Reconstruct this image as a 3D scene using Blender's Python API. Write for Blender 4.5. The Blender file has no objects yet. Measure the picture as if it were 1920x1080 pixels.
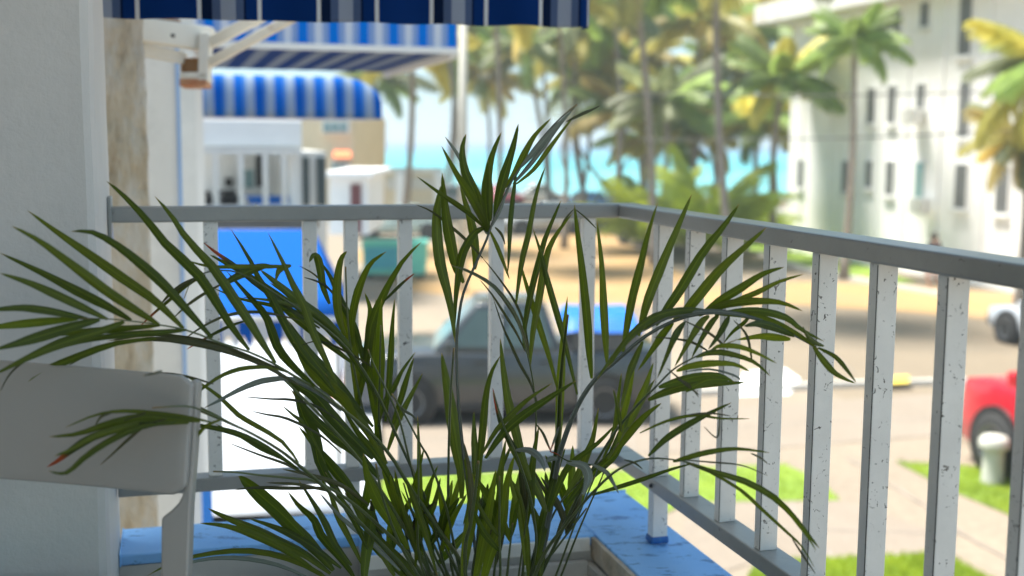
import bpy, math, random
from mathutils import Vector, Matrix, noise
rnd = random.Random(7)
SC = bpy.context.scene
COL = SC.collection
# ------------------------------------------------------------------ camera
H = 4.3
FPX, PITCH, ROLL = 2275.0, 0.12125, 0.00799
FW = Vector((0, math.cos(PITCH), -math.sin(PITCH)))
_rt = Vector((1, 0, 0)); _up = _rt.cross(FW)
RT = math.cos(ROLL) * _rt + math.sin(ROLL) * _up
UP = -math.sin(ROLL) * _rt + math.cos(ROLL) * _up
CAM = Vector((0, 0, H))
cd = bpy.data.cameras.new('camera'); cam = bpy.data.objects.new('camera', cd); COL.objects.link(cam)
M = Matrix((RT, UP, -FW)).transposed().to_4x4(); M.translation = CAM
cam.matrix_world = M
cd.sensor_width = 36; cd.lens = FPX / 1920 * 36
cd.clip_start = 0.05; cd.clip_end = 20000
cd.dof.use_dof = True; cd.dof.focus_distance = 1.72; cd.dof.aperture_fstop = 3.5
SC.camera = cam
# ------------------------------------------------------------------ light
TOSUN = Vector((-0.38, 0.14, 1.0)).normalized()
w = bpy.data.worlds.new('World'); SC.world = w; w.use_nodes = True
nt = w.node_tree; bg = nt.nodes['Background']
sky = nt.nodes.new('ShaderNodeTexSky'); sky.sky_type = 'NISHITA'; sky.sun_disc = False
sky.sun_elevation = math.asin(TOSUN.z); sky.sun_rotation = math.atan2(TOSUN.x, TOSUN.y)
sky.air_density = 1.0; sky.dust_density = 0.3; sky.ozone_density = 1.0
hsv = nt.nodes.new('ShaderNodeHueSaturation'); hsv.inputs['Saturation'].default_value = 0.9     # hazy, washed-out tropical sky
nt.links.new(sky.outputs[0], hsv.inputs['Color']); gam = nt.nodes.new('ShaderNodeGamma'); gam.inputs[1].default_value = 0.45      # thin bright haze evens the sky out
tint = nt.nodes.new('ShaderNodeMix'); tint.data_type = 'RGBA'; tint.blend_type = 'MULTIPLY'; tint.inputs[0].default_value = 1; tint.inputs[7].default_value = (.69, .915, 1.02, 1)
nt.links.new(hsv.outputs[0], gam.inputs[0]); nt.links.new(gam.outputs[0], tint.inputs[6]); nt.links.new(tint.outputs[2], bg.inputs[0]); bg.inputs[1].default_value = 0.070
sd = bpy.data.lights.new('sun', 'SUN'); sun = bpy.data.objects.new('sun', sd); COL.objects.link(sun)
sd.energy = 1.75; sd.angle = math.radians(16); sd.color = (1, 0.95, 0.86)
sun.rotation_euler = TOSUN.to_track_quat('Z', 'Y').to_euler(); sun.location = (0, 0, 40)
SC.view_settings.view_transform = 'Standard'; SC.view_settings.look = 'None'
SC.view_settings.exposure = 2.8; SC.view_settings.gamma = 1; SC.view_settings.use_curve_mapping = False
SC.cycles.use_denoising = True; SC.cycles.max_bounces = 8
SC.cycles.sample_clamp_indirect = 8
# ------------------------------------------------------------------ helpers
def ray(x, y): return FW + RT * ((x - 960) / FPX) + UP * ((540 - y) / FPX)
def P(x, y, d): return CAM + ray(x, y) * d
def G(x, y, z=0.0):
    d = ray(x, y); return CAM + d * ((z - H) / d.z)
AA = 0.2743
CC = Vector((0.209, 2.4, H)); UU = Vector((math.sin(AA), -math.cos(AA), 0)); VV = Vector((-math.cos(AA), -math.sin(AA), 0))
def BF(t, s, z): return CC + UU * t + VV * s + Vector((0, 0, z))
def OP(x, y, t=None, s=None):
    """point seen at x,y on the plane at balcony coordinate t (or s)"""
    n, k = (UU, t) if t is not None else (VV, s)
    d = ray(x, y); P0 = CC + n * k
    return CAM + d * ((P0 - CAM).dot(n) / d.dot(n))
def TS(p): q = p - CC; return q.dot(UU), q.dot(VV), q.z
ANG = math.atan2(UU.y, UU.x)        # heading angle of UU

class MB:
    def __init__(s): s.v = []; s.f = []; s.uv = []
    def add(s, vs, fs, uvs=None):
        o = len(s.v); s.v += [Vector(a) for a in vs]; s.f += [tuple(i + o for i in f) for f in fs]
        s.uv += list(uvs) if uvs else [(0, 0)] * len(vs); return s
    def box(s, x0, x1, y0, y1, z0, z1, fn=None):
        c = [(x0, y0, z0), (x1, y0, z0), (x1, y1, z0), (x0, y1, z0), (x0, y0, z1), (x1, y0, z1), (x1, y1, z1), (x0, y1, z1)]
        if fn: c = [fn(*q) for q in c]
        return s.add(c, [(0, 3, 2, 1), (4, 5, 6, 7), (0, 1, 5, 4), (1, 2, 6, 5), (2, 3, 7, 6), (3, 0, 4, 7)])
    def hexa(s, pts): return s.add(pts, [(0, 3, 2, 1), (4, 5, 6, 7), (0, 1, 5, 4), (1, 2, 6, 5), (2, 3, 7, 6), (3, 0, 4, 7)])
    def prism(s, poly, off):
        n = len(poly); a = [Vector(p) for p in poly]; b = [p + Vector(off) for p in a]
        return s.add(a + b, [tuple(range(n))[::-1], tuple(range(n, 2 * n))] + [(i, (i + 1) % n, n + (i + 1) % n, n + i) for i in range(n)])
    def tube(s, pts, rad, n=8, cap=True):
        pts = [Vector(p) for p in pts]; m = len(pts)
        if not hasattr(rad, '__len__'): rad = [rad] * m
        vs = []; uvs = []
        t0 = (pts[1] - pts[0]).normalized(); ref = Vector((0, 0, 1)) if abs(t0.z) < .9 else Vector((1, 0, 0))
        a = t0.cross(ref).normalized()
        for i, p in enumerate(pts):
            t = (pts[min(i + 1, m - 1)] - pts[max(i - 1, 0)]).normalized()
            a = (a - t * a.dot(t)).normalized(); b = t.cross(a)
            for k in range(n):
                an = 2 * math.pi * k / n
                vs.append(p + (a * math.cos(an) + b * math.sin(an)) * rad[i]); uvs.append((k / n, i / (m - 1)))
        fs = [(i * n + k, i * n + (k + 1) % n, (i + 1) * n + (k + 1) % n, (i + 1) * n + k) for i in range(m - 1) for k in range(n)]
        if cap: fs += [tuple(range(n))[::-1], tuple((m - 1) * n + k for k in range(n))]
        return s.add(vs, fs, uvs)
    def lathe(s, prof, c=(0, 0, 0), n=20, axis='Z'):
        c = Vector(c); vs = []
        for (r, z) in prof:
            for k in range(n):
                a = 2 * math.pi * k / n; q = (r * math.cos(a), r * math.sin(a), z)
                if axis == 'Y': q = (q[0], q[2], q[1])
                vs.append(c + Vector(q))
        m = len(prof)
        fs = [(i * n + k, i * n + (k + 1) % n, (i + 1) * n + (k + 1) % n, (i + 1) * n + k) for i in range(m - 1) for k in range(n)]
        fs += [tuple(range(n))[::-1], tuple((m - 1) * n + k for k in range(n))]
        return s.add(vs, fs)
    def mesh(s, name, mat, smooth=False):
        me = bpy.data.meshes.new(name); me.from_pydata([tuple(v) for v in s.v], [], s.f)
        ul = me.uv_layers.new(name='UVMap')
        vi = [0] * len(me.loops); me.loops.foreach_get('vertex_index', vi)
        ul.data.foreach_set('uv', [c for i in vi for c in s.uv[i]])
        me.materials.append(mat)
        if smooth: me.polygons.foreach_set('use_smooth', [True] * len(me.polygons))
        return me
    def build(s, name, mat, parent=None, smooth=False, bevel=0, local=False, seg=2, sub=0):
        if parent is not None and not local:
            o0 = wloc(parent); s.v = [v - o0 for v in s.v]
        o = bpy.data.objects.new(name, s.mesh(name, mat, smooth)); COL.objects.link(o)
        if parent is not None: o.parent = parent
        if bevel:
            m = o.modifiers.new('bevel', 'BEVEL'); m.width = bevel; m.segments = seg; m.limit_method = 'ANGLE'; m.angle_limit = math.radians(40)
        if sub:
            m = o.modifiers.new('sub', 'SUBSURF'); m.levels = m.render_levels = sub
        return o
def wloc(o):
    l = Vector(o.location)
    while o.parent: o = o.parent; l += Vector(o.location)
    return l
def tag(o, label=None, cat=None, group=None, kind=None):
    for k, x in (('label', label), ('category', cat), ('group', group), ('kind', kind)):
        if x: o[k] = x
    return o
def thing(name, label, cat, loc=(0, 0, 0), rz=0, group=None):
    o = bpy.data.objects.new(name, None); COL.objects.link(o); o.empty_display_size = .1
    o.location = loc; o.rotation_euler = (0, 0, rz); return tag(o, label, cat, group)
def struct(name, mb, mat, **k):
    o = mb.build(name, mat, **k); o['kind'] = 'structure'; return o
def copy_tree(o, parent=None):
    c = o.copy(); COL.objects.link(c); c.parent = parent
    for ch in o.children: copy_tree(ch, c)
    return c
# ------------------------------------------------------------------ materials
class NT:
    def __init__(s, name):
        s.m = bpy.data.materials.new(name); s.m.use_nodes = True; s.t = s.m.node_tree
        s.b = s.t.nodes['Principled BSDF']; s.out = s.t.nodes['Material Output']
    def n(s, ty, **k):
        x = s.t.nodes.new(ty)
        for a, v in k.items():
            if hasattr(x, a) and a not in x.inputs: setattr(x, a, v)
            else: x.inputs[a].default_value = v
        return x
    def l(s, a, b): s.t.links.new(a, b)
    def co(s, kind='Object', scale=(1, 1, 1)):
        c = s.n('ShaderNodeTexCoord'); m = s.n('ShaderNodeMapping'); m.inputs['Scale'].default_value = scale
        s.l(c.outputs[kind], m.inputs[0]); return m.outputs[0]
    def noise(s, vec, sc, det=4, rough=.6):
        x = s.n('ShaderNodeTexNoise'); x.inputs['Scale'].default_value = sc; x.inputs['Detail'].default_value = det; x.inputs['Roughness'].default_value = rough
        s.l(vec, x.inputs['Vector']); return x.outputs['Fac']
    def ramp(s, fac, stops, interp='LINEAR'):
        r = s.n('ShaderNodeValToRGB'); r.color_ramp.interpolation = interp; e = r.color_ramp.elements
        while len(e) > 1: e.remove(e[-1])
        e[0].position = stops[0][0]; e[0].color = (*stops[0][1], 1)
        for p, c in stops[1:]: q = e.new(p); q.color = (*c, 1)
        s.l(fac, r.inputs[0]); return r.outputs[0]
    def mix(s, f, a, b, mode='MIX'):
        x = s.n('ShaderNodeMix', data_type='RGBA', blend_type=mode)
        for i, v in ((0, f), (6, a), (7, b)):
            if hasattr(v, 'links') or isinstance(v, bpy.types.NodeSocket): s.l(v, x.inputs[i])
            else: x.inputs[i].default_value = (*v, 1) if isinstance(v, tuple) else v
        return x.outputs[2]
    def bump(s, h, st, dist=.01):
        b = s.n('ShaderNodeBump'); b.inputs['Strength'].default_value = st; b.inputs['Distance'].default_value = dist
        s.l(h, b.inputs['Height']); s.l(b.outputs[0], s.b.inputs['Normal']); return b
def paint(name, col, rough=.55, var=.12, scale=6, bumpst=.25, bscale=60, dirt=None, metal=0, dist=.004, dirtlim=.62):
    m = NT(name); c = m.co('Object')
    f = m.noise(c, scale, 6, .65)
    lo = tuple(x * (1 - var) for x in col); hi = tuple(min(1, x * (1 + var)) for x in col)
    colr = m.ramp(f, [(.3, lo), (.7, hi)])
    if dirt:
        f2 = m.noise(c, scale * .37, 8, .75); mk = m.ramp(f2, [(dirtlim - .12, (0, 0, 0)), (dirtlim + .1, (1, 1, 1))])
        colr = m.mix(mk, colr, dirt)
    m.l(colr, m.b.inputs['Base Color']); m.b.inputs['Roughness'].default_value = rough; m.b.inputs['Metallic'].default_value = metal
    if bumpst: m.bump(m.noise(c, bscale, 5, .7), bumpst, dist)
    return m.m
MAT = {}
MAT['pier'] = paint('pier_grey_plaster', (.64, .62, .60), .6, .05, 3, .35, 22, dirt=(.56, .55, .53), dist=.008)
MAT['wall_grey'] = paint('plaster_light_grey', (.72, .715, .69), .7, .05, 2, .3, 30, dirt=(.5, .5, .48))
MAT['floor'] = paint('floor_tile', (.52, .47, .42), .4, .08, 3, .1, 20)
MAT['white'] = paint('white_paint', (.84, .84, .83), .6, .04, 2, .15, 30)
MAT['white_old'] = paint('white_old', (.74, .73, .69), .6, .06, 3, .25, 25, dirt=(.55, .50, .42))
MAT['cream'] = paint('cream_wall', (.68, .58, .40), .8, .06, 1, .2, 20)
MAT['cream_metal'] = paint('cream_metal', (.84, .81, .72), .45, .05, 9, .12, 60, dirt=(.36, .2, .1), dirtlim=.73)
MAT['wood'] = paint('brown_wood', (.30, .16, .07), .7, .2, 20, .3, 60)
MAT['rust'] = paint('rusty_plate', (.62, .40, .25), .7, .25, 30, .3, 60, dirt=(.45, .14, .05), dirtlim=.5)
MAT['glass'] = paint('dark_glass', (.05, .065, .07), .12, .1, 2, 0)
MAT['glass_lt'] = paint('pale_glass', (.22, .33, .34), .1, .1, 2, 0)
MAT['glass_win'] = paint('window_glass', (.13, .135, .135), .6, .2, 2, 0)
MAT['rubber'] = paint('tyre_rubber', (.03, .03, .03), .8, .1, 20, .1, 80)
MAT['rim'] = paint('alloy_rim', (.24, .24, .25), .4, .05, 20, 0, metal=.6)
MAT['black'] = paint('black_plastic', (.018, .018, .02), .5, .1, 8, 0)
MAT['teal'] = paint('teal_metal', (.15, .62, .52), .5, .06, 3, .05)
MAT['teal_dark'] = paint('blue_teal_metal', (.06, .36, .46), .5, .06, 3, .05)
MAT['cushion'] = paint('teal_cushion', (.05, .42, .46), .8, .06, 12, .2, 200)
MAT['chair'] = paint('grey_lacquer', (.39, .375, .35), .38, .03, 3, .04, 300, dirt=(.33, .32, .29))
MAT['soil'] = paint('soil', (.06, .045, .03), .95, .3, 30, .8, 90)
MAT['trough'] = paint('trough_grey', (.50, .49, .46), .75, .08, 5, .4, 40, dirt=(.38, .36, .32))
MAT['brown_edge'] = paint('worn_mortar', (.46, .38, .28), .85, .3, 30, .6, 80, dirt=(.6, .55, .48), dirtlim=.55)
MAT['bluewall'] = paint('blue_wall', (.03, .22, .72), .7, .05, 2, .1)
MAT['orange'] = paint('orange_canvas', (.75, .2, .08), .8, .05, 3, 0)
MAT['trunk'] = paint('palm_trunk', (.27, .235, .20), .85, .18, 3, .5, 12, dirt=(.2, .17, .14))
MAT['pole'] = paint('concrete_pole', (.58, .55, .48), .8, .08, 3, .2, 20)
MAT['skin'] = paint('skin', (.45, .24, .16), .5, .05, 8, 0)
MAT['hair'] = paint('hair', (.03, .02, .015), .6, .2, 40, .2)
MAT['cloth_dark'] = paint('dark_cloth', (.035, .035, .05), .85, .1, 12, .1)
MAT['shorts'] = paint('pink_cloth', (.55, .33, .32), .85, .1, 12, .1)
MAT['concrete'] = paint('concrete_post', (.50, .50, .44), .85, .12, 6, .5, 30, dirt=(.36, .36, .3))
MAT['kerb'] = paint('kerb_concrete', (.55, .53, .49), .85, .12, 3, .3, 14)
MAT['yellow'] = paint('yellow_paint', (.75, .55, .08), .8, .1, 4, .1)
MAT['lamp_red'] = paint('tail_lamp', (.4, .02, .02), .2, .05, 5, 0)
MAT['lamp_white'] = paint('head_lamp', (.7, .7, .7), .12, .05, 5, 0)

def carpaint(name, col):
    m = NT(name); m.b.inputs['Base Color'].default_value = (*col, 1); m.b.inputs['Roughness'].default_value = .32
    m.b.inputs['Metallic'].default_value = .25; m.b.inputs['Coat Weight'].default_value = .8; m.b.inputs['Coat Roughness'].default_value = .06
    f = m.noise(m.co('Object'), 3, 5); m.l(m.ramp(f, [(.3, tuple(c * .88 for c in col)), (.7, tuple(min(1, c * 1.1) for c in col))]), m.b.inputs['Base Color'])
    return m.m
def leafmat(name, dark, light, tip=(.28, .19, .07), trans=.35, rough=.33, zone=.05):
    m = NT(name)
    uv = m.n('ShaderNodeTexCoord'); sep = m.n('ShaderNodeSeparateXYZ'); m.l(uv.outputs['UV'], sep.inputs[0])
    mp = m.n('ShaderNodeMapping'); mp.inputs['Scale'].default_value = (26, 1.2, 1); m.l(uv.outputs['UV'], mp.inputs[0])
    oi = m.n('ShaderNodeObjectInfo')
    cm = m.n('ShaderNodeVectorMath', operation='ADD'); m.l(mp.outputs[0], cm.inputs[0]); m.l(oi.outputs['Random'], cm.inputs[1])
    f = m.noise(cm.outputs[0], 1.0, 3)
    c = m.ramp(f, [(.3, dark), (.72, light)])
    hs = m.n('ShaderNodeHueSaturation'); m.l(c, hs.inputs['Color'])
    mr = m.n('ShaderNodeMapRange'); mr.inputs['To Min'].default_value = .72; mr.inputs['To Max'].default_value = 1.35; m.l(oi.outputs['Random'], mr.inputs[0]); m.l(mr.outputs[0], hs.inputs['Value'])
    mr2 = m.n('ShaderNodeMapRange'); mr2.inputs['To Min'].default_value = .512; mr2.inputs['To Max'].default_value = .485; m.l(oi.outputs['Random'], mr2.inputs[0]); m.l(mr2.outputs[0], hs.inputs['Hue'])
    # v: 0 at tip, 1 at root ; dry tip
    wob = m.n('ShaderNodeMath', operation='ADD'); n2 = m.noise(cm.outputs[0], 3, 2)
    sc = m.n('ShaderNodeMath', operation='MULTIPLY'); sc.inputs[1].default_value = .09; m.l(n2, sc.inputs[0])
    m.l(sep.outputs[1], wob.inputs[0]); m.l(sc.outputs[0], wob.inputs[1])
    tf = m.ramp(wob.outputs[0], [(zone, (1, 1, 1)), (zone * 1.3 + .035, (0, 0, 0))])
    col = m.mix(tf, hs.outputs[0], tip)
    # pale midrib
    ab = m.n('ShaderNodeMath', operation='SUBTRACT'); ab.inputs[1].default_value = .5; m.l(sep.outputs[0], ab.inputs[0])
    ab2 = m.n('ShaderNodeMath', operation='ABSOLUTE'); m.l(ab.outputs[0], ab2.inputs[0])
    rib = m.ramp(ab2.outputs[0], [(.0, (.6, .6, .6)), (.055, (0, 0, 0))])
    col = m.mix(rib, col, tuple(min(1, x * 1.7) for x in light))
    m.l(col, m.b.inputs['Base Color']); m.b.inputs['Roughness'].default_value = rough
    m.b.inputs['Specular IOR Level'].default_value = .38
    m.bump(f, .5, .0015)
    tr = m.n('ShaderNodeBsdfTranslucent')
    tc = m.n('ShaderNodeHueSaturation'); tc.inputs['Saturation'].default_value = 1.15; tc.inputs['Value'].default_value = 2.2; m.l(col, tc.inputs['Color']); m.l(tc.outputs[0], tr.inputs[0])
    mx = m.n('ShaderNodeMixShader'); mx.inputs[0].default_value = trans
    m.l(m.b.outputs[0], mx.inputs[1]); m.l(tr.outputs[0], mx.inputs[2]); m.l(mx.outputs[0], m.out.inputs[0])
    return m.m
MAT['leaf'] = leafmat('palm_leaflet', (.038, .058, .008), (.095, .130, .016), rough=.42)
MAT['leaf_bright'] = leafmat('bright_leaflet', (.070, .105, .012), (.125, .165, .022), trans=.42, rough=.42)  # brighter version of the leaflet colours
MAT['leaf_grey'] = leafmat('leaflet_underside', (.10, .125, .10), (.20, .23, .20), trans=.15, rough=.26)
MAT['leaf_red'] = leafmat('drying_leaflet', (.030, .046, .010), (.060, .075, .015), tip=(.30, .055, .02), trans=.3, zone=.27)
MAT['leaf_thin'] = leafmat('old_leaflet', (.04, .045, .018), (.08, .085, .035), trans=.2)
MAT['stalk'] = leafmat('leaf_stalk', (.06, .09, .03), (.13, .16, .07), trans=.05, rough=.3)
def fol(name, a, b, trans=.35):
    m = NT(name); oi = m.n('ShaderNodeObjectInfo'); f = m.noise(m.co('Object'), 1.3, 3)
    c = m.ramp(f, [(.3, a), (.7, b)]); hs = m.n('ShaderNodeHueSaturation'); m.l(c, hs.inputs['Color'])
    mr = m.n('ShaderNodeMapRange'); mr.inputs['To Min'].default_value = .6; mr.inputs['To Max'].default_value = 1.4; m.l(oi.outputs['Random'], mr.inputs[0]); m.l(mr.outputs[0], hs.inputs['Value'])
    m.l(hs.outputs[0], m.b.inputs['Base Color']); m.b.inputs['Roughness'].default_value = .5
    tr = m.n('ShaderNodeBsdfTranslucent'); tc = m.n('ShaderNodeHueSaturation'); tc.inputs['Value'].default_value = 1.8; m.l(hs.outputs[0], tc.inputs['Color']); m.l(tc.outputs[0], tr.inputs[0])
    mx = m.n('ShaderNodeMixShader'); mx.inputs[0].default_value = trans; m.l(m.b.outputs[0], mx.inputs[1]); m.l(tr.outputs[0], mx.inputs[2]); m.l(mx.outputs[0], m.out.inputs[0])
    return m.m
MAT['frond_green'] = fol('coconut_frond_green', (.15, .22, .05), (.28, .37, .09))  # frond colours lightened, so haze is painted into the background palms
MAT['frond_yellow'] = fol('coconut_frond_yellow', (.30, .29, .05), (.50, .44, .10))
MAT['frond_orange'] = fol('coconut_frond_dry', (.42, .33, .10), (.54, .46, .18))
MAT['frond_olive'] = fol('coconut_frond_olive', (.14, .17, .07), (.25, .27, .13))
MAT['bush'] = fol('bush_yellow_green', (.17, .24, .02), (.34, .40, .03))

def ground_mat(name, cols, scale=.35, bs=8, bst=.3, rough=.9):
    m = NT(name); c = m.co('Object'); f = m.noise(c, scale, 8, .62); f2 = m.noise(c, scale * 30, 4, .6)
    n = len(cols); col = m.ramp(f, [(.3 + .4 * i / (n - 1), x) for i, x in enumerate(cols)])
    col = m.mix(.35, col, m.ramp(f2, [(.3, tuple(x * .7 for x in cols[0])), (.7, tuple(min(1, x * 1.2) for x in cols[-1]))]))
    m.l(col, m.b.inputs['Base Color']); m.b.inputs['Roughness'].default_value = rough; m.bump(m.noise(c, bs, 6, .7), bst, .03); return m.m
MAT['road'] = ground_mat('road_worn_asphalt', [(.20, .165, .13), (.25, .205, .155), (.30, .245, .18)], .25)
MAT['sand'] = ground_mat('orange_sand', [(.30, .20, .10), (.40, .24, .085), (.33, .23, .13)], .18)
MAT['pave'] = ground_mat('pale_paving', [(.19, .15, .105), (.235, .19, .135)], .5)
MAT['walk'] = ground_mat('pink_concrete', [(.22, .18, .14), (.27, .225, .18)], .6)
MAT['beach'] = ground_mat('beach_sand', [(.62, .54, .40), (.72, .64, .50)], .05)
MAT['terrace'] = ground_mat('white_terrace', [(.34, .36, .40), (.43, .45, .48)], .5)
MAT['grass'] = ground_mat('lawn', [(.17, .28, .03), (.28, .40, .05)], 1.3, 60, .8)
def sea_mat():
    m = NT('sea_water'); g = m.n('ShaderNodeNewGeometry'); sp = m.n('ShaderNodeSeparateXYZ'); m.l(g.outputs['Position'], sp.inputs[0])
    mr = m.n('ShaderNodeMapRange'); mr.inputs['From Min'].default_value = 95; mr.inputs['From Max'].default_value = 900; m.l(sp.outputs[1], mr.inputs[0])
    n = m.noise(m.co('Object', (.004, .03, 1)), 1, 4)
    ad = m.n('ShaderNodeMath', operation='MULTIPLY_ADD'); ad.inputs[1].default_value = .3; m.l(n, ad.inputs[0]); m.l(mr.outputs[0], ad.inputs[2])
    c = m.ramp(ad.outputs[0], [(.1, (.22, .50, .50)), (.3, (.05, .44, .48)), (.6, (.04, .36, .46)), (.85, (.02, .16, .34))])
    m.l(c, m.b.inputs['Base Color']); m.b.inputs['Roughness'].default_value = .35; m.b.inputs['Specular IOR Level'].default_value = .25
    m.bump(m.noise(m.co('Object', (.3, 1, 1)), .8, 4), .4, .15); return m.m
MAT['sea'] = sea_mat()
def stripes(name, stops, period, rough=.75, trans=.25, interp='CONSTANT'):
    m = NT(name); uv = m.n('ShaderNodeTexCoord'); sp = m.n('ShaderNodeSeparateXYZ'); m.l(uv.outputs['UV'], sp.inputs[0])
    d = m.n('ShaderNodeMath', operation='DIVIDE'); d.inputs[1].default_value = period; m.l(sp.outputs[0], d.inputs[0])
    fr = m.n('ShaderNodeMath', operation='FRACT'); m.l(d.outputs[0], fr.inputs[0])
    c = m.ramp(fr.outputs[0], stops, interp)
    # stitched hem lines near v=0
    st = m.ramp(sp.outputs[1], [(0, (0, 0, 0)), (.0095, (1, 1, 1)), (.0108, (0, 0, 0)), (.0215, (.8, .8, .8)), (.0226, (0, 0, 0))], 'CONSTANT')
    c = m.mix(m.mix(.55, (0, 0, 0), st), c, (.33, .38, .45)) if 'near' in name else c
    wv = m.noise(m.co('UV', (900, 900, 1)), 1, 2)
    c = m.mix(.25, c, m.ramp(wv, [(.3, (0, 0, 0)), (.7, (.5, .5, .5))]), 'SOFT_LIGHT')
    m.l(c, m.b.inputs['Base Color']); m.b.inputs['Roughness'].default_value = rough; m.b.inputs['Specular IOR Level'].default_value = .08
    m.bump(wv, .2, .001)
    tr = m.n('ShaderNodeBsdfTranslucent'); m.l(c, tr.inputs[0]); mx = m.n('ShaderNodeMixShader'); mx.inputs[0].default_value = trans
    m.l(m.b.outputs[0], mx.inputs[1]); m.l(tr.outputs[0], mx.inputs[2]); m.l(mx.outputs[0], m.out.inputs[0]); return m.m
NV = (.001, .030, .16); BK = (.002, .012, .05); GB = (.08, .12, .23); LG = (.30, .34, .43); WL = (.62, .64, .66)
MAT['valance'] = stripes('near_valance_canvas', [(0, WL), (.035, NV), (.5, WL), (.535, BK), (.62, GB), (.69, LG), (.815, GB), (.88, BK), (.90, NV)], 0.2608, trans=.16)  # dark stripe colours carry the backlit tone of the canvas
BL = (.002, .22, .74); LB = (.30, .42, .66); WT = (.72, .74, .78)
MAT['awning'] = stripes('awning_canvas', [(0, BL), (.32, LB), (.52, WT), (.78, LB)], .147, trans=.35)
MAT['awning_small'] = stripes('awning_canvas_small', [(0, (.004, .16, .60)), (.34, (.04, .22, .60)), (.44, (.38, .48, .62)), (.84, (.10, .28, .60))], .133, trans=.35)  # white stripes toned blue-grey: the awning's shade is painted in
MAT['blue_canvas'] = stripes('blue_canvas', [(0, (.002, .10, .42)), (.5, (.003, .105, .43))], 1, trans=.1)
MAT['fringe'] = stripes('fringe_canvas', [(0, (.01, .10, .45)), (.45, (.6, .62, .68))], .22, trans=.2)

def stone_mat():
    m = NT('rough_cream_stone'); c = m.co('Object', (1, 1, .28)); f = m.noise(c, 14, 8, .7); f2 = m.noise(c, 45, 4, .7)
    col = m.ramp(f, [(.3, (.42, .31, .19)), (.46, (.70, .60, .44)), (.62, (.84, .78, .68))]); m.l(col, m.b.inputs['Base Color']); m.b.inputs['Roughness'].default_value = .9
    a = m.n('ShaderNodeMath', operation='ADD'); m.l(f, a.inputs[0]); m.l(f2, a.inputs[1]); m.bump(a.outputs[0], 1.0, .04); return m.m
MAT['stone'] = stone_mat()
def bar_mat(name, col, chip=(.10, .09, .08), lim=.645):
    m = NT(name); c = m.co('Object'); f = m.noise(c, 9, 6, .7)
    base = m.ramp(f, [(.3, tuple(x * .84 for x in col)), (.7, col)])
    # small curled chips: distorted noise thresholded
    d = m.n('ShaderNodeTexNoise'); d.inputs['Scale'].default_value = 88; d.inputs['Detail'].default_value = 2.5; d.inputs['Distortion'].default_value = 1.8; m.l(c, d.inputs['Vector'])
    mk = m.ramp(d.outputs['Fac'], [(lim, (0, 0, 0)), (lim + .03, (1, 1, 1))])
    g = m.noise(c, 22, 2); gm = m.ramp(g, [(.42, (0, 0, 0)), (.55, (1, 1, 1))])
    mk2 = m.mix(1.0, mk, gm, 'MULTIPLY')
    m.l(m.mix(mk2, base, chip), m.b.inputs['Base Color']); m.b.inputs['Roughness'].default_value = .42
    ad = m.n('ShaderNodeMath', operation='SUBTRACT'); m.l(m.noise(c, 55, 4), ad.inputs[0]); m.l(mk2, ad.inputs[1]); m.bump(ad.outputs[0], .35, .0015); return m.m
MAT['bar'] = bar_mat('baluster_white', (.82, .81, .78))
MAT['rail'] = bar_mat('rail_grey', (.33, .335, .325), chip=(.16, .15, .14), lim=.69)
MAT['rail'].node_tree.nodes['Principled BSDF'].inputs['Roughness'].default_value = .28
def sill_mat():
    m = NT('sill_blue'); c = m.co('Object'); f = m.noise(c, 7, 6, .7)
    base = m.ramp(f, [(.3, (.20, .48, .90)), (.7, (.27, .55, .95))])
    f2 = m.noise(m.co('Object', (1, 2.2, 1)), 16, 6, .75); mk = m.ramp(f2, [(.56, (0, 0, 0)), (.61, (.75, .75, .75))])
    base = m.mix(mk, base, (.035, .13, .36)); m.l(base, m.b.inputs['Base Color']); m.b.inputs['Roughness'].default_value = .5
    m.bump(m.noise(c, 40, 7, .75), .5, .004); return m.m
MAT['sill'] = sill_mat()

# ================================================================== SETTING
def sheet(name, pts, mat, z, kind='structure'):
    o = MB().add([(p[0], p[1], z) for p in pts], [tuple(range(len(pts)))]).build(name, mat)
    if o.data.polygons[0].normal.z < 0: o.data.flip_normals()
    o['kind'] = kind; return o
def gp(*pix): return [G(x, y) for x, y in pix]
sheet('ground', [(-150, -30), (150, -30), (150, 96), (-150, 96)], MAT['pave'], 0)
sheet('beach', [(-400, 90), (400, 90), (400, 135), (-400, 135)], MAT['beach'], -.6)
MB().add([(-150, 96, 0), (150, 96, 0), (150, 96.5, -.7), (-150, 96.5, -.7)], [(0, 1, 2, 3)]).build('beach_slope', MAT['beach'])['kind'] = 'structure'
sheet('sea', [(-9000, 108), (9000, 108), (9000, 15000), (-9000, 15000)], MAT['sea'], -.55)
def rdpt(t, s): p = BF(t, s, 0); return (p.x, p.y)
# street running along the house fronts, in the balcony's own directions
def srect(t0, t1, s0, s1): return [rdpt(t0, s0), rdpt(t1, s0), rdpt(t1, s1), rdpt(t0, s1)]
sheet('road', srect(-90, 20, -10.0, -2.0), MAT['road'], .004)
sheet('sand_verge', gp((1250, 540), (1480, 528), (1700, 535), (1990, 560), (1990, 612), (1700, 585), (1450, 570), (1180, 575)), MAT['sand'], .010)
sheet('sand_strip', gp((640, 470), (960, 452), (1130, 430), (1200, 470), (1290, 520), (1180, 575), (900, 560), (760, 545)), MAT['sand'], .008)
sheet('cross_street', gp((640, 790), (1300, 770), (1900, 730), (1990, 770), (1990, 800), (1400, 845), (640, 870)), MAT['walk'], .012)
sheet('white_apron', gp((1370, 745), (1395, 700), (1470, 692), (1500, 712), (1480, 742)), MAT['white'], .020)
sheet('walkway', gp((1290, 943), (1575, 940), (1765, 1000), (1800, 1045), (1430, 1052), (1260, 1100)), MAT['walk'], .012)
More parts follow.
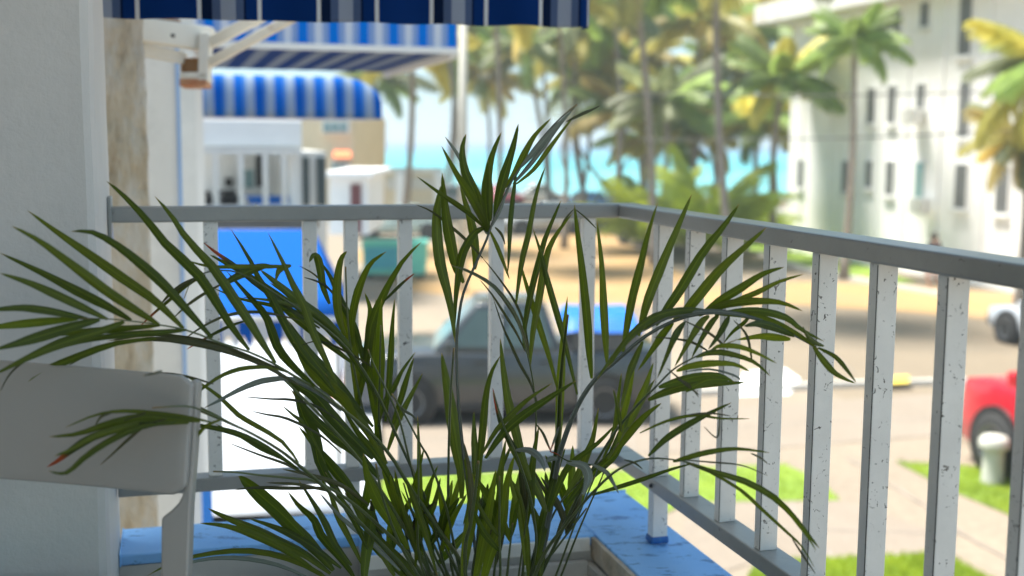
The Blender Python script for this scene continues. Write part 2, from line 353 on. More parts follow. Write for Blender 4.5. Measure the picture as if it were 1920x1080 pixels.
lawns = [[(720, 892), (1200, 884), (1470, 873), (1535, 900), (1575, 940), (1290, 944), (1150, 1010), (680, 1040)],
         [(1420, 1056), (1770, 1040), (1880, 1100), (1380, 1120)],
         [(1680, 868), (1830, 878), (2000, 862), (2000, 1010), (1910, 975), (1790, 925)],
         [(1395, 452), (1470, 470), (1600, 492), (1720, 530), (1650, 534), (1500, 505), (1390, 470)],
         [(640, 375), (700, 378), (705, 392), (640, 396)]]
for i, l in enumerate(lawns):
    q = gp(*l); sheet('lawn', q, MAT['grass'], .02)
# short grass blades on the lawns (one stuff object)
mb = MB()
def inside(p, poly):
    c = False; n = len(poly)
    for i in range(n):
        a, b = poly[i], poly[i - 1]
        if (a[1] > p[1]) != (b[1] > p[1]) and p[0] < (b[0] - a[0]) * (p[1] - a[1]) / (b[1] - a[1]) + a[0]: c = not c
    return c
for l in lawns[:3]:
    q = [(p.x, p.y) for p in gp(*l)]; xs = [p[0] for p in q]; ys = [p[1] for p in q]
    k = 0
    while k < 9000:
        p = (rnd.uniform(min(xs), max(xs)), rnd.uniform(min(ys), max(ys)))
        k += 1
        if not inside(p, q): continue
        a = rnd.uniform(0, 6.28); h = rnd.uniform(.03, .07); w_ = .008; lx, ly = rnd.uniform(-.02, .02), rnd.uniform(-.02, .02)
        mb.add([(p[0] - w_ * math.cos(a), p[1] - w_ * math.sin(a), .02), (p[0] + w_ * math.cos(a), p[1] + w_ * math.sin(a), .02), (p[0] + lx, p[1] + ly, .02 + h)], [(0, 1, 2)])
tag(mb.build('grass', MAT['bush']), 'short bright green grass growing on the lawns beside the walkway', 'grass', kind='stuff')
# joints and cracks in the concrete
for a_, b_ in (((1300, 985), (1800, 1003)), ((1480, 942), (1560, 1050)), ((640, 832), (1900, 778)), ((900, 870), (960, 775)), ((1180, 862), (1210, 772)), ((1440, 842), (1430, 758)), ((1600, 700), (1480, 600)), ((1280, 640), (1900, 660)), ((1590, 860), (1900, 1060))):
    p_, q_ = G(*a_), G(*b_); n_ = 14; d_ = (q_ - p_); k_ = Vector((-d_.y, d_.x, 0)).normalized(); m_ = MB()
    for i_ in range(n_ + 1):
        c_ = p_.lerp(q_, i_ / n_) + k_ * rnd.uniform(-.05, .05); m_.v += [c_ - k_ * .022 + Vector((0, 0, .0165)), c_ + k_ * .022 + Vector((0, 0, .0165))]; m_.uv += [(0, 0)] * 2
    for i_ in range(n_): m_.f.append((2 * i_, 2 * i_ + 1, 2 * i_ + 3, 2 * i_ + 2))
    struct('pavement_joint', m_, MAT['trunk'])
# kerbs
def kerb(pix, w_=.16, h=.12, mat='kerb', name='kerb'):
    q = gp(*pix); m = MB()
    for a, b in zip(q, q[1:]):
        d = (b - a); d.z = 0; n = Vector((-d.y, d.x, 0)).normalized() * w_
        m.hexa([a, b, b + n, a + n, a + Vector((0, 0, h)), b + Vector((0, 0, h)), b + n + Vector((0, 0, h)), a + n + Vector((0, 0, h))])
    return m
struct('kerb', kerb([(1400, 474), (1500, 507), (1650, 536), (1760, 556)], .2), MAT['kerb'])
struct('kerb', kerb([(1280, 745), (1560, 728), (1790, 722), (1980, 715)], .14, .10), MAT['kerb'])
struct('kerb_paint', MB().hexa([Vector(a) + Vector((0, 0, z)) for z in (.11, .125) for a in (G(1655, 733), G(1705, 730), G(1703, 716), G(1657, 719))]), MAT['yellow'])

# white ground-floor terrace of the neighbour
t0_ = TS(G(700, 985)); 
sheet('terrace', gp((100, 1000), (700, 985), (712, 820), (700, 700), (560, 655), (100, 655)), MAT['terrace'], .16)
# ================================================================== OUR HOUSE: balcony
ZC = 1.35     # ceiling above camera
house = thing('apartment_house', 'grey plastered balcony pier and ceiling of the house the plant stands on', 'building', (BF(.25, 1.2, 0).x, BF(.25, 1.2, 0).y, 0))
def tbox(t0, t1, s0, s1, z0, z1): return MB().box(t0, t1, s0, s1, z0, z1, fn=BF)
def addbox(mb, t0, t1, s0, s1, z0, z1): return mb.box(t0, t1, s0, s1, z0, z1, fn=BF)
# pier with slightly wavy corner
def pier():
    m = MB(); N = 60
    prof = [(.25, 2.6), (.25, 1.6), (.25, 1.0), (.25, .978), (.243, .966), (.228, .961), (.10, .960), (-.10, .960), (-.10, 2.6)]
    n = len(prof)
    for i in range(N + 1):
        z = -H + (H + ZC) * i / N
        for j, (t, s) in enumerate(prof):
            wv = .0028 * noise.noise(Vector((z * 3.1, j * .35, 0))) + .0015 * noise.noise(Vector((z * 17, j * .2, 4))) if 2 <= j <= 7 else 0
            m.v.append(BF(t + wv, s + wv, z)); m.uv.append((0, 0))
    for i in range(N):
        for j in range(n):
            a = i * n + j; b = i * n + (j + 1) % n; m.f.append((a, b, b + n, a + n))
    m.f.append(tuple(range(n))[::-1]); m.f.append(tuple(N * n + k for k in range(n)))
    return m
pier().build('pier', MAT['pier'], house, smooth=False)
tbox(-.15, 3.15, -.12, 2.6, ZC + .002, ZC + .2).build('ceiling', MAT['white'], house)  # unseen; ends early behind the camera so light reaches the balusters
tbox(-.01, 5.6, .10, 2.6, -1.40, -1.25).build('floor', MAT['floor'], house)
tbox(.26, 3.15, 2.61, 2.8, -1.25, ZC).build('side_wall', MAT['glass_win'], house)  # unseen wall given dark glass to keep the balusters' inner faces dark
tbox(5.61, 5.8, 1.2, 2.8, -1.25, ZC).build('rear_wall', MAT['white_old'], house)  # unseen partition, kept narrow to let daylight in from behind
tbox(-.15, 4.6, -.08, .078, -H, -.78).build('parapet', MAT['wall_grey'], house)
tbox(-.145, .0, .080, .959, -H, -.78).build('parapet', MAT['trough'], house)
tbox(0.002, .11, .080, .52, -1.25, -.78).build('parapet', MAT['trough'], house)
# blue sill slabs (slightly uneven edges)
def slab(t0, t1, s0, s1, z0, z1, nx=40, jit=.003, seed=0):
    m = MB(); along_t = (t1 - t0) > (s1 - s0)
    ring = []
    for i in range(nx + 1):
        k = i / nx
        for q in range(4):
            e = [(0, 0), (1, 0), (1, 1), (0, 1)][q]
            j = jit * noise.noise(Vector((k * 25 + seed, q * 3.3, 0))) + jit * .6 * noise.noise(Vector((k * 80 + seed, q * 3.3, 5)))
            if along_t: p = BF(t0 + (t1 - t0) * k, (s0, s1)[e[0]] + j, (z0, z1)[e[1]] + j * .4)
            else: p = BF((t0, t1)[e[0]] + j, s0 + (s1 - s0) * k, (z0, z1)[e[1]] + j * .4)
            m.v.append(p); m.uv.append((0, 0))
    for i in range(nx):
        for q in range(4):
            a = i * 4 + q; b = i * 4 + (q + 1) % 4; m.f.append((a, b, b + 4, a + 4))
    m.f.append((0, 1, 2, 3)); m.f.append((nx * 4 + 3, nx * 4 + 2, nx * 4 + 1, nx * 4)); return m
slab(-.155, 4.6, -.085, .076, -.778, -.757, 120, seed=1).build('sill', MAT['sill'], house, bevel=.003)
slab(-.155, .003, .0775, .958, -.7785, -.758, 40, seed=9).build('sill', MAT['sill'], house, bevel=.003)
slab(.0045, .108, .0775, .52, -.7787, -.7575, 20, seed=5).build('sill', MAT['sill'], house, bevel=.003)
# worn brown edge of the trough
slab(.112, 1.5, .0775, .0855, -.80, -.7605, 60, .003, seed=3).build('worn_edge', MAT['brown_edge'], house)
slab(.1095, .1175, .09, .52, -.785, -.7605, 30, .002, seed=8).build('worn_edge', MAT['white_old'], house)
# ---- planter trough
planter = thing('planter_trough', 'grey concrete planter trough with a worn brown rim below the blue sill', 'planter', BF(.5, .5, -1.25))
tbox(.12, 1.5, .087, .10, -1.249, -.805).build('side_panel', MAT['trough'], planter)
tbox(.12, .135, .1005, .75, -1.249, -.80).build('back_panel', MAT['trough'], planter)
tbox(.135, .60, .75, .765, -1.249, -1.0).build('side_panel', MAT['trough'], planter)
tbox(.60, .615, .1005, .765, -1.249, -.98).build('front_panel', MAT['trough'], planter)
def soil():
    m = MB(); N = 26
    for i in range(N + 1):
        for j in range(N + 1):
            t = .136 + .463 * i / N; s = .102 + .647 * j / N
            m.v.append(BF(t, s, -1.03 + .02 * noise.noise(Vector((t * 14, s * 14, 0))))); m.uv.append((0, 0))
    for i in range(N):
        for j in range(N): a = i * (N + 1) + j; m.f.append((a, a + 1, a + N + 2, a + N + 1))
    return m
soil().build('soil', MAT['soil'], planter)
for t, z0 in ((.40, -1.24), (.62, -1.24), (.84, -1.24), (1.1, -1.24)):
    tbox(t, t + .004, .1005, .1025, z0, -.80).build('joint', MAT['brown_edge'], planter)

# ================================================================== RAILING
rail = thing('balcony_railing', 'grey metal balcony railing with chipped white square balusters turning the corner', 'railing', BF(0, 0, -.757))
RW = .052
addbox(MB(), 0, 4.58, -RW, 0, -.151, -.124).build('top_rail', MAT['rail'], rail, bevel=.0035)
addbox(MB(), -RW, -.0015, -RW + .0, .957, -.1512, -.1238).build('top_rail', MAT['rail'], rail, bevel=.0035)
addbox(MB(), 0, 4.58, -.045, -.001, -.651, -.625).build('lower_rail', MAT['rail'], rail, bevel=.002)
addbox(MB(), -.045, -.002, -.045, .957, -.6512, -.6252).build('lower_rail', MAT['rail'], rail, bevel=.002)
barmesh = None
def bar(t, s, wt, ws, z0=-.6248, z1=-.1513, mat='bar', name='baluster'):
    o = addbox(MB(), t, t + wt, s - ws, s, z0, z1).build(name, MAT[mat], rail, bevel=.0012)
    if ws > .028 and z0 > -.64: addbox(MB(), t + wt - .0022, t + wt - .0008, s - .0004, s + .00035, z0 + .002, z1 - .002).build('groove', MAT['black'], o)
    return o
k = 0
t = .455
while t < 4.5:
    bar(t, -.008, .021, .029); t += .1447
bar(.31, -.008, .021, .029)
bar(.166, -.0085, .026, .030, -.757, -.6515, name='post'); bar(.166, -.008, .026, .030, -.6248, -.1513)
MB().box(.162, .195, -.0415, -.0055, -.7565, -.742, fn=BF).build('post_foot', paint('foot_blue', (.02, .12, .38), .5, .3, 60, .4, 80, dirt=(.12, .45, .40), dirtlim=.6), rail, bevel=.004)
bar(1.9, -.0085, .026, .030, -.757, -.6515, name='post')
for s in (.068, .256, .437, .617, .796): bar(-.034, s, .024, .0255)
bar(-.034, .540, .024, .025); bar(-.034, .5405, .025, .0255, -.7575, -.6515, name='post')
# corner seam + wall fixing + screws
tbox(-.053, -.0008, -.0535, -.0515, -.150, -.125).build('corner_seam', MAT['black'], rail)
tbox(-.058, .006, .953, .9595, -.185, -.105).build('wall_bracket', MAT['rail'], rail, bevel=.002)
tbox(-.04, -.0, .9605, .99, -.19, -.153).build('wall_gap', MAT['black'], rail)
for s in (.15, .34, .7): MB().lathe([(.004, 0), (.004, .002), (.002, .003)], BF(-.026, s, -.1237), 8).build('screw', MAT['bar'], rail)
for tt in (.2, .84, 1.3):
    MB().lathe([(.004, -.002), (.004, .001)], BF(tt, .0005, -.639), 8, axis='Y').build('screw', MAT['black'], rail)

# ================================================================== NEAR AWNING (valance over the rail)
def ribbon(top, bot, n, fold, length_uv, thick=None):
    pass
aw = thing('drop_awning', 'navy awning valance with thin white lines hanging at the top of the view', 'awning', BF(-.55, .4, .3))
def valance():
    m = MB(); TA = -.55
    a = OP(200, 33, t=TA); b = OP(1088, 51, t=TA); n = 170
    ta, sa, za = TS(a); tb, sb, zb = TS(b)
    sa += .35
    rows = [(0, 0), (0, .010), (0, .024), (.0, .10), (-.004, .20), (-.02, .30)]
    cols = []
    for i in range(n + 1):
        k = i / n; s = sa + (sb - sa) * k; z = za + (zb - za) * (1 - (s - sb) / (sa - .35 - sb)) if True else za
        cols.append((s, z, 0))
    # right end turns round the frame
    for i in range(1, 13):
        an = i / 12 * math.pi * .55; cols.append((sb - .045 * math.sin(an), zb + .004 * i / 12, .045 * (1 - math.cos(an)) * 2.2))
    u0 = None; uu = 0; prev = None
    for (s, z, back) in cols:
        if prev: uu += math.hypot(s - prev[0], back - prev[2])
        prev = (s, z, back)
        fo = .008 * math.sin(s * 38) + .006 * math.sin(s * 17 + 1)
        for (dt, dz) in rows:
            amp = 1 - min(1, dz / .3)
            m.v.append(BF(TA - back + dt + fo * amp, s, z + dz + .0015 * math.sin(s * 33))); m.uv.append((uu, dz))
    R = len(rows); N = len(cols)
    for i in range(N - 1):
        for r in range(R - 1): a_ = i * R + r; m.f.append((a_, a_ + R, a_ + R + 1, a_ + 1))
    return m, sa, sb
vm, sa_, sb_ = valance()
# shift stripes so a white line falls at the right place
s370 = TS(OP(370, 35, t=-.55))[1]
u370 = (sa_ - s370); off = u370 % .286 - .143
vm.uv = [(u - u370 + .1304, v) for u, v in vm.uv]
o = vm.build('valance', MAT['valance'], aw, smooth=True)
md = o.modifiers.new('solid', 'SOLIDIFY'); md.thickness = .0015
tbox(-.57, -.56, sb_ + .01, sa_, .63, .65).build('front_bar', MAT['cream_metal'], aw)
def canopy(t0, z0, t1, z1, s0, s1, n=2):
    m = MB()
    for i in range(n + 1):
        for j in range(2):
            k = i / n; m.v.append(BF((t0, t1)[j], s0 + (s1 - s0) * k, (z0, z1)[j])); m.uv.append((s1 - s0 - (s1 - s0) * k, .1 + j))
    for i in range(n): a = i * 2; m.f.append((a, a + 2, a + 3, a + 1))
    return m
o = canopy(-.575, .60, -.12, 1.2, sb_ - .04, sa_ + 1.6).build('canopy', MAT['valance'], aw)  # unseen part, stretched to the left to shade the sill
o.modifiers.new('solid', 'SOLIDIFY').thickness = .002

# ---- awning arm bracket (cream steel) on the neighbour wall
br = thing('awning_bracket', 'cream painted steel awning arm with bolts and a rusty end plate', 'bracket', P(300, 100, 3.6))
def pixbar(pts, w_, d, dd=.04):
    """bar through pixels at depth d with pixel width w_ and real depth dd"""
    m = MB()
    for (x0, y0, d0), (x1, y1, d1) in zip(pts, pts[1:]):
        dx, dy = x1 - x0, y1 - y0; L = math.hypot(dx, dy); nx, ny = -dy / L * w_ / 2, dx / L * w_ / 2
        q = [P(x0 - nx, y0 - ny, d0), P(x1 - nx, y1 - ny, d1), P(x1 + nx, y1 + ny, d1), P(x0 + nx, y0 + ny, d0)]
        m.hexa([p + FW * 0 for p in q] + [p + FW * dd for p in q])
    return m
pixbar([(150, 38, 3.45), (395, 72, 3.75)], 46, 0, .05).build('arm_beam', MAT['cream_metal'], br, bevel=.006)
pixbar([(150, 70, 3.5), (345, 108, 3.72)], 22, 0, .03).build('arm_brace', MAT['cream_metal'], br, bevel=.004)
pixbar([(383, 60, 3.70), (380, 152, 3.70)], 20, 0, .05).build('arm_post', MAT['cream_metal'], br, bevel=.004)
pixbar([(383, 84, 3.73), (500, 22, 3.5)], 22, 0, .025).build('arm_strut', MAT['cream_metal'], br, bevel=.004)
pixbar([(385, 120, 3.72), (560, 24, 3.35)], 18, 0, .025).build('arm_strut', MAT['cream_metal'], br, bevel=.004)
pixbar([(338, 122, 3.73), (372, 122, 3.73)], 28, 0, .05).build('wood_block', MAT['wood'], br, bevel=.004)
pixbar([(336, 141, 3.70), (388, 141, 3.70)], 12, 0, .07).build('arm_foot', MAT['cream_metal'], br, bevel=.003)
pixbar([(336, 154, 3.70), (388, 154, 3.70)], 14, 0, .06).build('end_plate', MAT['rust'], br, bevel=.003)
pixbar([(270, 38, 3.74), (335, 42, 3.76)], 14, 0, .03).build('wood_block', MAT['wood'], br, bevel=.003)
for x, y in ((242, 57), (325, 67)): MB().lathe([(.006, 0), (.006, -.01), (.003, -.012)], P(x, y, 3.52 + (x - 242) * .0012) , 10, axis='Y').build('bolt', MAT['black'], br)

# ================================================================== NEIGHBOUR HOUSE
def pbox(t, px0, px1, py0, py1, dep, z0=None, z1=None, tt=None):
    """box whose front face lies on plane t between the given pixel columns"""
    ym = (py0 + py1) / 2
    s0 = TS(OP(px1, ym, t=t))[1]; s1 = TS(OP(px0, ym, t=t))[1]
    za = TS(OP((px0 + px1) / 2, py1, t=t))[2] if z0 is None else z0
    zb = TS(OP((px0 + px1) / 2, py0, t=t))[2] if z1 is None else z1
    return t - dep, t, s0, s1, za, zb
nb = thing('neighbour_house', 'pale grey neighbouring house front with rough cream stone pillar beyond the pier', 'building', (BF(-2, 1.3, 0).x, BF(-2, 1.3, 0).y, 0))
def rough_pillar():
    t0, t1, s0, s1, z0, z1 = pbox(-1.45, 150, 279, 90, 700, .35, z0=-H, z1=1.3)
    m = MB(); nz, ns = 220, 26
    for i in range(nz + 1):
        for j in range(ns + 1):
            z = z0 + (z1 - z0) * i / nz; s = s0 + (s1 - s0) * j / ns
            e = noise.noise(Vector((s * 28, z * 9, 0))) * .012 + noise.noise(Vector((s * 70, z * 25, 3))) * .006
            m.v.append(BF(t1 + e, s + (noise.noise(Vector((z * 12, 0, 0))) * .008 if j == 0 else 0), z)); m.uv.append((0, 0))
    for i in range(nz):
        for j in range(ns): a = i * (ns + 1) + j; m.f.append((a, a + ns + 1, a + ns + 2, a + 1))
    addbox(m, t0, t1 - .02, s0 + .005, s1, z0, z1); return m
rough_pillar().build('stone_pillar', MAT['stone'], nb)
addbox(MB(), *pbox(-2.3, 200, 334, 0, 700, .3, z0=-H, z1=1.6)).build('wall', MAT['wall_grey'], nb)
addbox(MB(), *pbox(-2.29, 334.5, 342, 0, 700, .2, z0=-H, z1=1.6)).build('blue_trim', paint('pale_blue_trim', (.30, .46, .74), .6, .05, 5, 0), nb)
addbox(MB(), *pbox(-3.4, 300, 370, 0, 700, .3, z0=-H, z1=1.6)).build('wall', MAT['wall_grey'], nb)
addbox(MB(), *pbox(-4.2, 368, 384, 0, 700, .06, z0=-H, z1=1.0)).build('drain_pipe', MAT['white'], nb)
addbox(MB(), *pbox(-3.1, 372, 392, 600, 715, .06, z0=-H, z1=-1.5)).build('blue_post', MAT['bluewall'], nb)

# far balcony with white fascia, railing and things on it
fb = thing('far_balcony_block', 'white balcony block with a white fascia and dark doorways below the striped awnings', 'building', (BF(-9, 2, 0).x, BF(-9, 2, 0).y, 0))
addbox(MB(), *pbox(-9.0, 300, 566, 224, 276, 3.0)).build('fascia', MAT['white'], fb, bevel=.01)
addbox(MB(), *pbox(-9.2, 300, 566, 277, 284, 2.6)).build('slab_edge', MAT['wall_grey'], fb)
addbox(MB(), *pbox(-11.8, 300, 560, 276, 400, .15)).build('wall', MAT['white'], fb)
addbox(MB(), *pbox(-9.3, 545, 566, 285, 391, .2)).build('column', MAT['white'], fb)
addbox(MB(), *pbox(-9.3, 568, 613, 284, 560, 2.4)).build('wall', MAT['wall_grey'], fb)
for a, b in ((568.5, 580), (594, 611)): addbox(MB(), *pbox(-9.27, a, b, 295, 385, .02)).build('doorway', MAT['glass'], fb)
addbox(MB(), *pbox(-11.6, 480, 491, 290, 350, .03)).build('doorway', MAT['black'], fb)
addbox(MB(), *pbox(-11.6, 458, 476, 318, 352, .03)).build('window', MAT['glass_lt'], fb)
addbox(MB(), *pbox(-8.9, 250, 566, 391, 406, 3.1)).build('floor_slab', MAT['white'], fb)
fr = thing('far_railing', 'pale grey railing with flat uprights on the white far balcony', 'railing', OP(480, 395, t=-8.93))
addbox(MB(), *pbox(-8.93, 366, 566, 278, 289, .05)).build('top_rail', MAT['wall_grey'], fr)
addbox(MB(), *pbox(-8.93, 366, 566, 388, 396, .05)).build('lower_rail', MAT['wall_grey'], fr)
for x in (377, 405, 452, 498, 533): addbox(MB(), *pbox(-8.94, x - 5, x + 5, 289.5, 387.5, .03)).build('baluster', MAT['wall_grey'], fr)
# furniture on the far balcony
def crate(x0, x1, y0, y1, t, mat, name, label, cat, dep=.5):
    q = pbox(t, x0, x1, y0, y1, dep); c = BF((q[0] + q[1]) / 2, (q[2] + q[3]) / 2, q[4])
    o = thing(name, label, cat, c); return q, o
q, o = crate(376, 400, 362, 390.5, -9.5, 'black', 'wicker_armchair', 'dark wicker armchair at the left end of the far balcony', 'armchair')
def armchair(q, o):
    t0, t1, s0, s1, z0, z1 = q; h = z1 - z0
    addbox(MB(), t0, t1, s0, s1, z0, z0 + h * .45).build('seat', MAT['black'], o, bevel=.02)
    addbox(MB(), t0, t0 + .1, s0, s1, z0 + h * .46, z1).build('backrest', MAT['black'], o, bevel=.02)
    for s in (s0, s1 - .07): addbox(MB(), t0 + .11, t1, s, s + .07, z0 + h * .46, z0 + h * .8).build('armrest', MAT['black'], o, bevel=.01)
armchair(q, o)
q, o = crate(414, 448, 360, 390.5, -9.5, 'black', 'wicker_armchair', 'dark wicker armchair in the middle of the far balcony', 'armchair'); armchair(q, o)
q, o = crate(422, 436, 334, 350, -11.65, 'black', 'wall_speaker', 'small black box fixed to the far balcony wall', 'speaker', .12)
addbox(MB(), *q).build('cabinet', MAT['black'], o, bevel=.01); addbox(MB(), q[1] + .001, q[1] + .012, q[2] + .02, q[3] - .02, q[4] + .02, q[5] - .02).build('grille', MAT['rubber'], o)
q, o = crate(470, 560, 371, 390.5, -9.6, 'blue', 'blue_storage_bench', 'long blue storage bench behind the far balcony railing', 'bench', .5)
addbox(MB(), q[0], q[1], q[2], q[3], q[4], q[4] + (q[5] - q[4]) * .8).build('body', MAT['bluewall'], o, bevel=.02)
addbox(MB(), q[0] - .02, q[1] + .02, q[2] - .02, q[3] + .02, q[4] + (q[5] - q[4]) * .81, q[5]).build('lid', MAT['bluewall'], o, bevel=.02)

# ---- neighbour awnings
def awn2():
    T = -3.75
    o = thing('striped_awning', 'bright blue and white striped awning with flat shaded underside beyond the bracket', 'awning', OP(620, 95, t=T))
    s_r = TS(OP(856, 97, t=T))[1]; z0 = TS(OP(856, 97, t=T))[2]; s_l = TS(OP(300, 97, t=T))[1]; zt = TS(OP(856, 30, t=T))[2]
    m = MB(); n = 120
    for i in range(n + 1):
        s = s_r + (s_l - s_r) * i / n; f = .01 * math.sin(s * 21)
        for dz, u in ((0, 0), (.5, .5), (1, 1)):
            m.v.append(BF(T + f * (1 - dz), s, z0 + (zt - z0) * dz)); m.uv.append((s - s_r, .1))
    for i in range(n):
        for r in range(2): a = i * 3 + r; m.f.append((a, a + 3, a + 4, a + 1))
    v = m.build('valance', MAT['awning'], o, smooth=True)
    T2 = T - 2.0; m = MB()
    for i in range(25):
        s = s_r + (s_l - s_r) * i / 24
        for j, (t_, z_) in enumerate(((T - .01, z0), (T2, z0 - .0))):
            m.v.append(BF(t_, s, z_ + .0)); m.uv.append((s - s_r + .07, .1))
    for i in range(24): a = i * 2; m.f.append((a, a + 1, a + 3, a + 2))
    m.build('underside', MAT['awning_shaded'], o)
    addbox(MB(), T - .0, T + .025, s_r, s_l, z0 - .012, z0 + .018).build('front_bar', MAT['white'], o)
    addbox(MB(), T2, T, s_r - .0, s_r + .03, z0 - .035, z0 - .001).build('side_bar', MAT['wall_grey'], o)
    m = canopy(T - .0, zt, T2, zt + .25, s_r, s_l, 4); m.build('canopy', MAT['awning'], o)
MAT['awning_shaded'] = stripes('awning_underside', [(0, (.003, .032, .18)), (.55, (.19, .24, .34))], .147, trans=.02)  # shaded copy of the awning stripes, darkness painted into the colours
awn2()
def awn3():
    T = -6.1
    o = thing('striped_awning', 'lower blue and white striped awning with a rounded right end', 'awning', OP(550, 220, t=T))
    s_r = TS(OP(716, 220, t=T))[1]; z0 = TS(OP(600, 222, t=T))[2]; zt = TS(OP(600, 143, t=T))[2]; s_l = TS(OP(300, 220, t=T))[1]
    m = MB(); n = 100; R = 9
    for i in range(n + 1):
        s = s_r + (s_l - s_r) * i / n
        edge = min(1, (s - s_r) / .30)
        bulge = math.sqrt(max(0, 1 - (1 - edge) ** 2)) if edge < 1 else 1
        for r in range(R):
            k = r / (R - 1)
            top = z0 + (zt - z0) * (0.42 + .58 * bulge)
            an = k * math.pi / 2
            m.v.append(BF(T + .02 * math.sin(s * 23) * (1 - k) - .10 * (1 - math.cos(an)) * (.3 + .7 * bulge), s, z0 + (top - z0) * math.sin(an))); m.uv.append((s - s_r, .1))
    for i in range(n):
        for r in range(R - 1): a = i * R + r; m.f.append((a, a + R, a + R + 1, a + 1))
    m.build('canopy', MAT['awning_small'], o, smooth=True).modifiers.new('solid', 'SOLIDIFY').thickness = .004
    addbox(MB(), T - .75, T - .05, s_r + .02, s_l, z0 - .004, z0 + .02).build('frame_bar', MAT['wall_grey'], o)
awn3()
# ---- blue ground-floor canopy
def bluecanopy():
    o = thing('blue_canopy', 'plain blue canvas canopy with striped fringe over the neighbour terrace', 'canopy', G(510, 760))
    tl, tr = P(330, 430, 10.2), P(588, 430, 10.2); bl, br_ = P(330, 596, 8.6), P(642, 598, 8.6); e1 = P(655, 560, 9.8)
    m = MB(); m.add([tl, tr, br_, bl, e1], [(0, 3, 2, 1), (1, 2, 4)], [(0, 0)] * 5); m.build('canopy', MAT['blue_canvas'], o)
    m = MB(); n = 60
    for i in range(n + 1):
        p = bl.lerp(br_, i / n); z = .17 + .045 * math.sin(i * 1.25)
        m.v += [p, p - Vector((0, 0, z))]; m.uv += [((br_ - bl).length * i / n, .1)] * 2
    for i in range(n): a = i * 2; m.f.append((a, a + 1, a + 3, a + 2))
    m.build('fringe', MAT['fringe'], o)
    m = MB()
    for i in range(13):
        p = br_.lerp(e1, i / 12); m.v += [p, p - Vector((0, 0, .42 + .03 * math.sin(i * 2)))]; m.uv += [((e1 - br_).length * i / 12, .1)] * 2
    for i in range(12): a = i * 2; m.f.append((a, a + 1, a + 3, a + 2))
    m.build('side_curtain', MAT['fringe'], o)
    pts = [br_, e1, tr]
    for p in (br_ + Vector((-.04, .04, 0)), e1): MB().tube([Vector((p.x, p.y, .16)), Vector((p.x, p.y, p.z - .01))], .022).build('post', MAT['white'], o)
    MB().tube([bl, br_], .018).build('front_bar', MAT['white'], o)
    return o
bluecanopy()
dk = thing('terrace_wall', 'dark wall strip behind the top of the blue canopy', 'wall', G(470, 640))
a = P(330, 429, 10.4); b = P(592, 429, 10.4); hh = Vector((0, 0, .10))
MB().hexa([a, b, b + Vector((0, .2, 0)), a + Vector((0, .2, 0)), a + hh, b + hh, b + Vector((0, .2, 0)) + hh, a + Vector((0, .2, 0)) + hh]).build('wall', MAT['glass_win'], dk)  # flat dark band along the canopy top, built as a wall strip
# small orange object on the terrace
ob = thing('traffic_cone', 'small orange cone standing at the terrace edge behind the leaves', 'cone', G(634, 760) )
d = 11.0; base = P(634, 735, d); base.z = P(634, 735, d).z
ob.location = G(636, 742, .16)
MB().lathe([(.17, 0), (.17, .03), (.12, .035), (.03, .5), (.02, .52)], (0, 0, 0), 14).build('cone_body', MAT['orange'], ob, local=True)
MB().lathe([(.092, .17), (.064, .29)], (0, 0, 0), 14).build('band', MAT['white'], ob, local=True)

# ================================================================== BUILDINGS BEYOND
def bld_plane(px, depth):
    return P(px, 265, depth)
# beige building
be = thing('beige_building', 'beige building with pale windows and a small orange awning near the sea', 'building', (P(610, 265, 32).x, P(610, 265, 32).y, 0))
def fbox(mb, px0, px1, py0, py1, d, dep):
    a, b = P(px0, py1, d), P(px1, py1, d); c, e = P(px0, py0, d), P(px1, py0, d); k = Vector((0, dep, 0))
    return mb.hexa([a, b, b + k, a + k, c, e, e + k, c + k])
fbox(MB(), 540, 664, 212, 420, 32, 8).build('wall', MAT['cream'], be, bevel=.03)
for x0, x1, y0, y1 in ((604, 655, 227, 251), (620, 655, 303, 326)):
    f_ = fbox(MB(), x0, x1, y0, y1, 31.92, .07).build('window', MAT['white'], be)
    for i in range(3):
        w_ = (x1 - x0 - 4) / 3; fbox(MB(), x0 + 2 + i * w_, x0 + w_ + i * w_, y0 + 2, y1 - 2, 31.88, .03).build('pane', MAT['glass_lt'], f_)
MB().hexa([P(624, 298, 31.2), P(659, 298, 31.2), P(657, 284, 31.9), P(626, 284, 31.9), P(624, 295, 31.2), P(659, 295, 31.2), P(657, 281, 31.9), P(626, 281, 31.9)]).build('awning', MAT['orange'], be)
wb = thing('white_kiosk', 'small white flat-roofed kiosk with a dark red door', 'kiosk', G(640, 470))
fbox(MB(), 617, 690, 334, 440, 24, 3).build('wall', MAT['white'], wb)
fbox(MB(), 610, 700, 321, 333.5, 23.7, 3.6).build('roof', MAT['white'], wb, bevel=.03)
fbox(MB(), 657, 677, 345, 438, 23.95, .04).build('door', paint('dark_red', (.16, .05, .05), .6), wb)
# cream perimeter wall by the beach
cw = thing('beach_wall', 'low cream wall with white pillars and a pale coping in front of the sea', 'wall', G(740, 396))
fbox(MB(), 700, 826, 324, 410, 64, .4).build('wall', MAT['cream'], cw)
fbox(MB(), 660, 830, 314, 323.5, 63.9, .7).build('coping', MAT['white_old'], cw)
for x in (690, 750, 822): fbox(MB(), x - 8, x + 8, 324, 410, 63.6, .5).build('pillar', MAT['white'], cw)
for x in (720, 786): fbox(MB(), x - 24, x + 24, 334, 356, 63.9, .2).build('panel', MAT['pole'], cw)

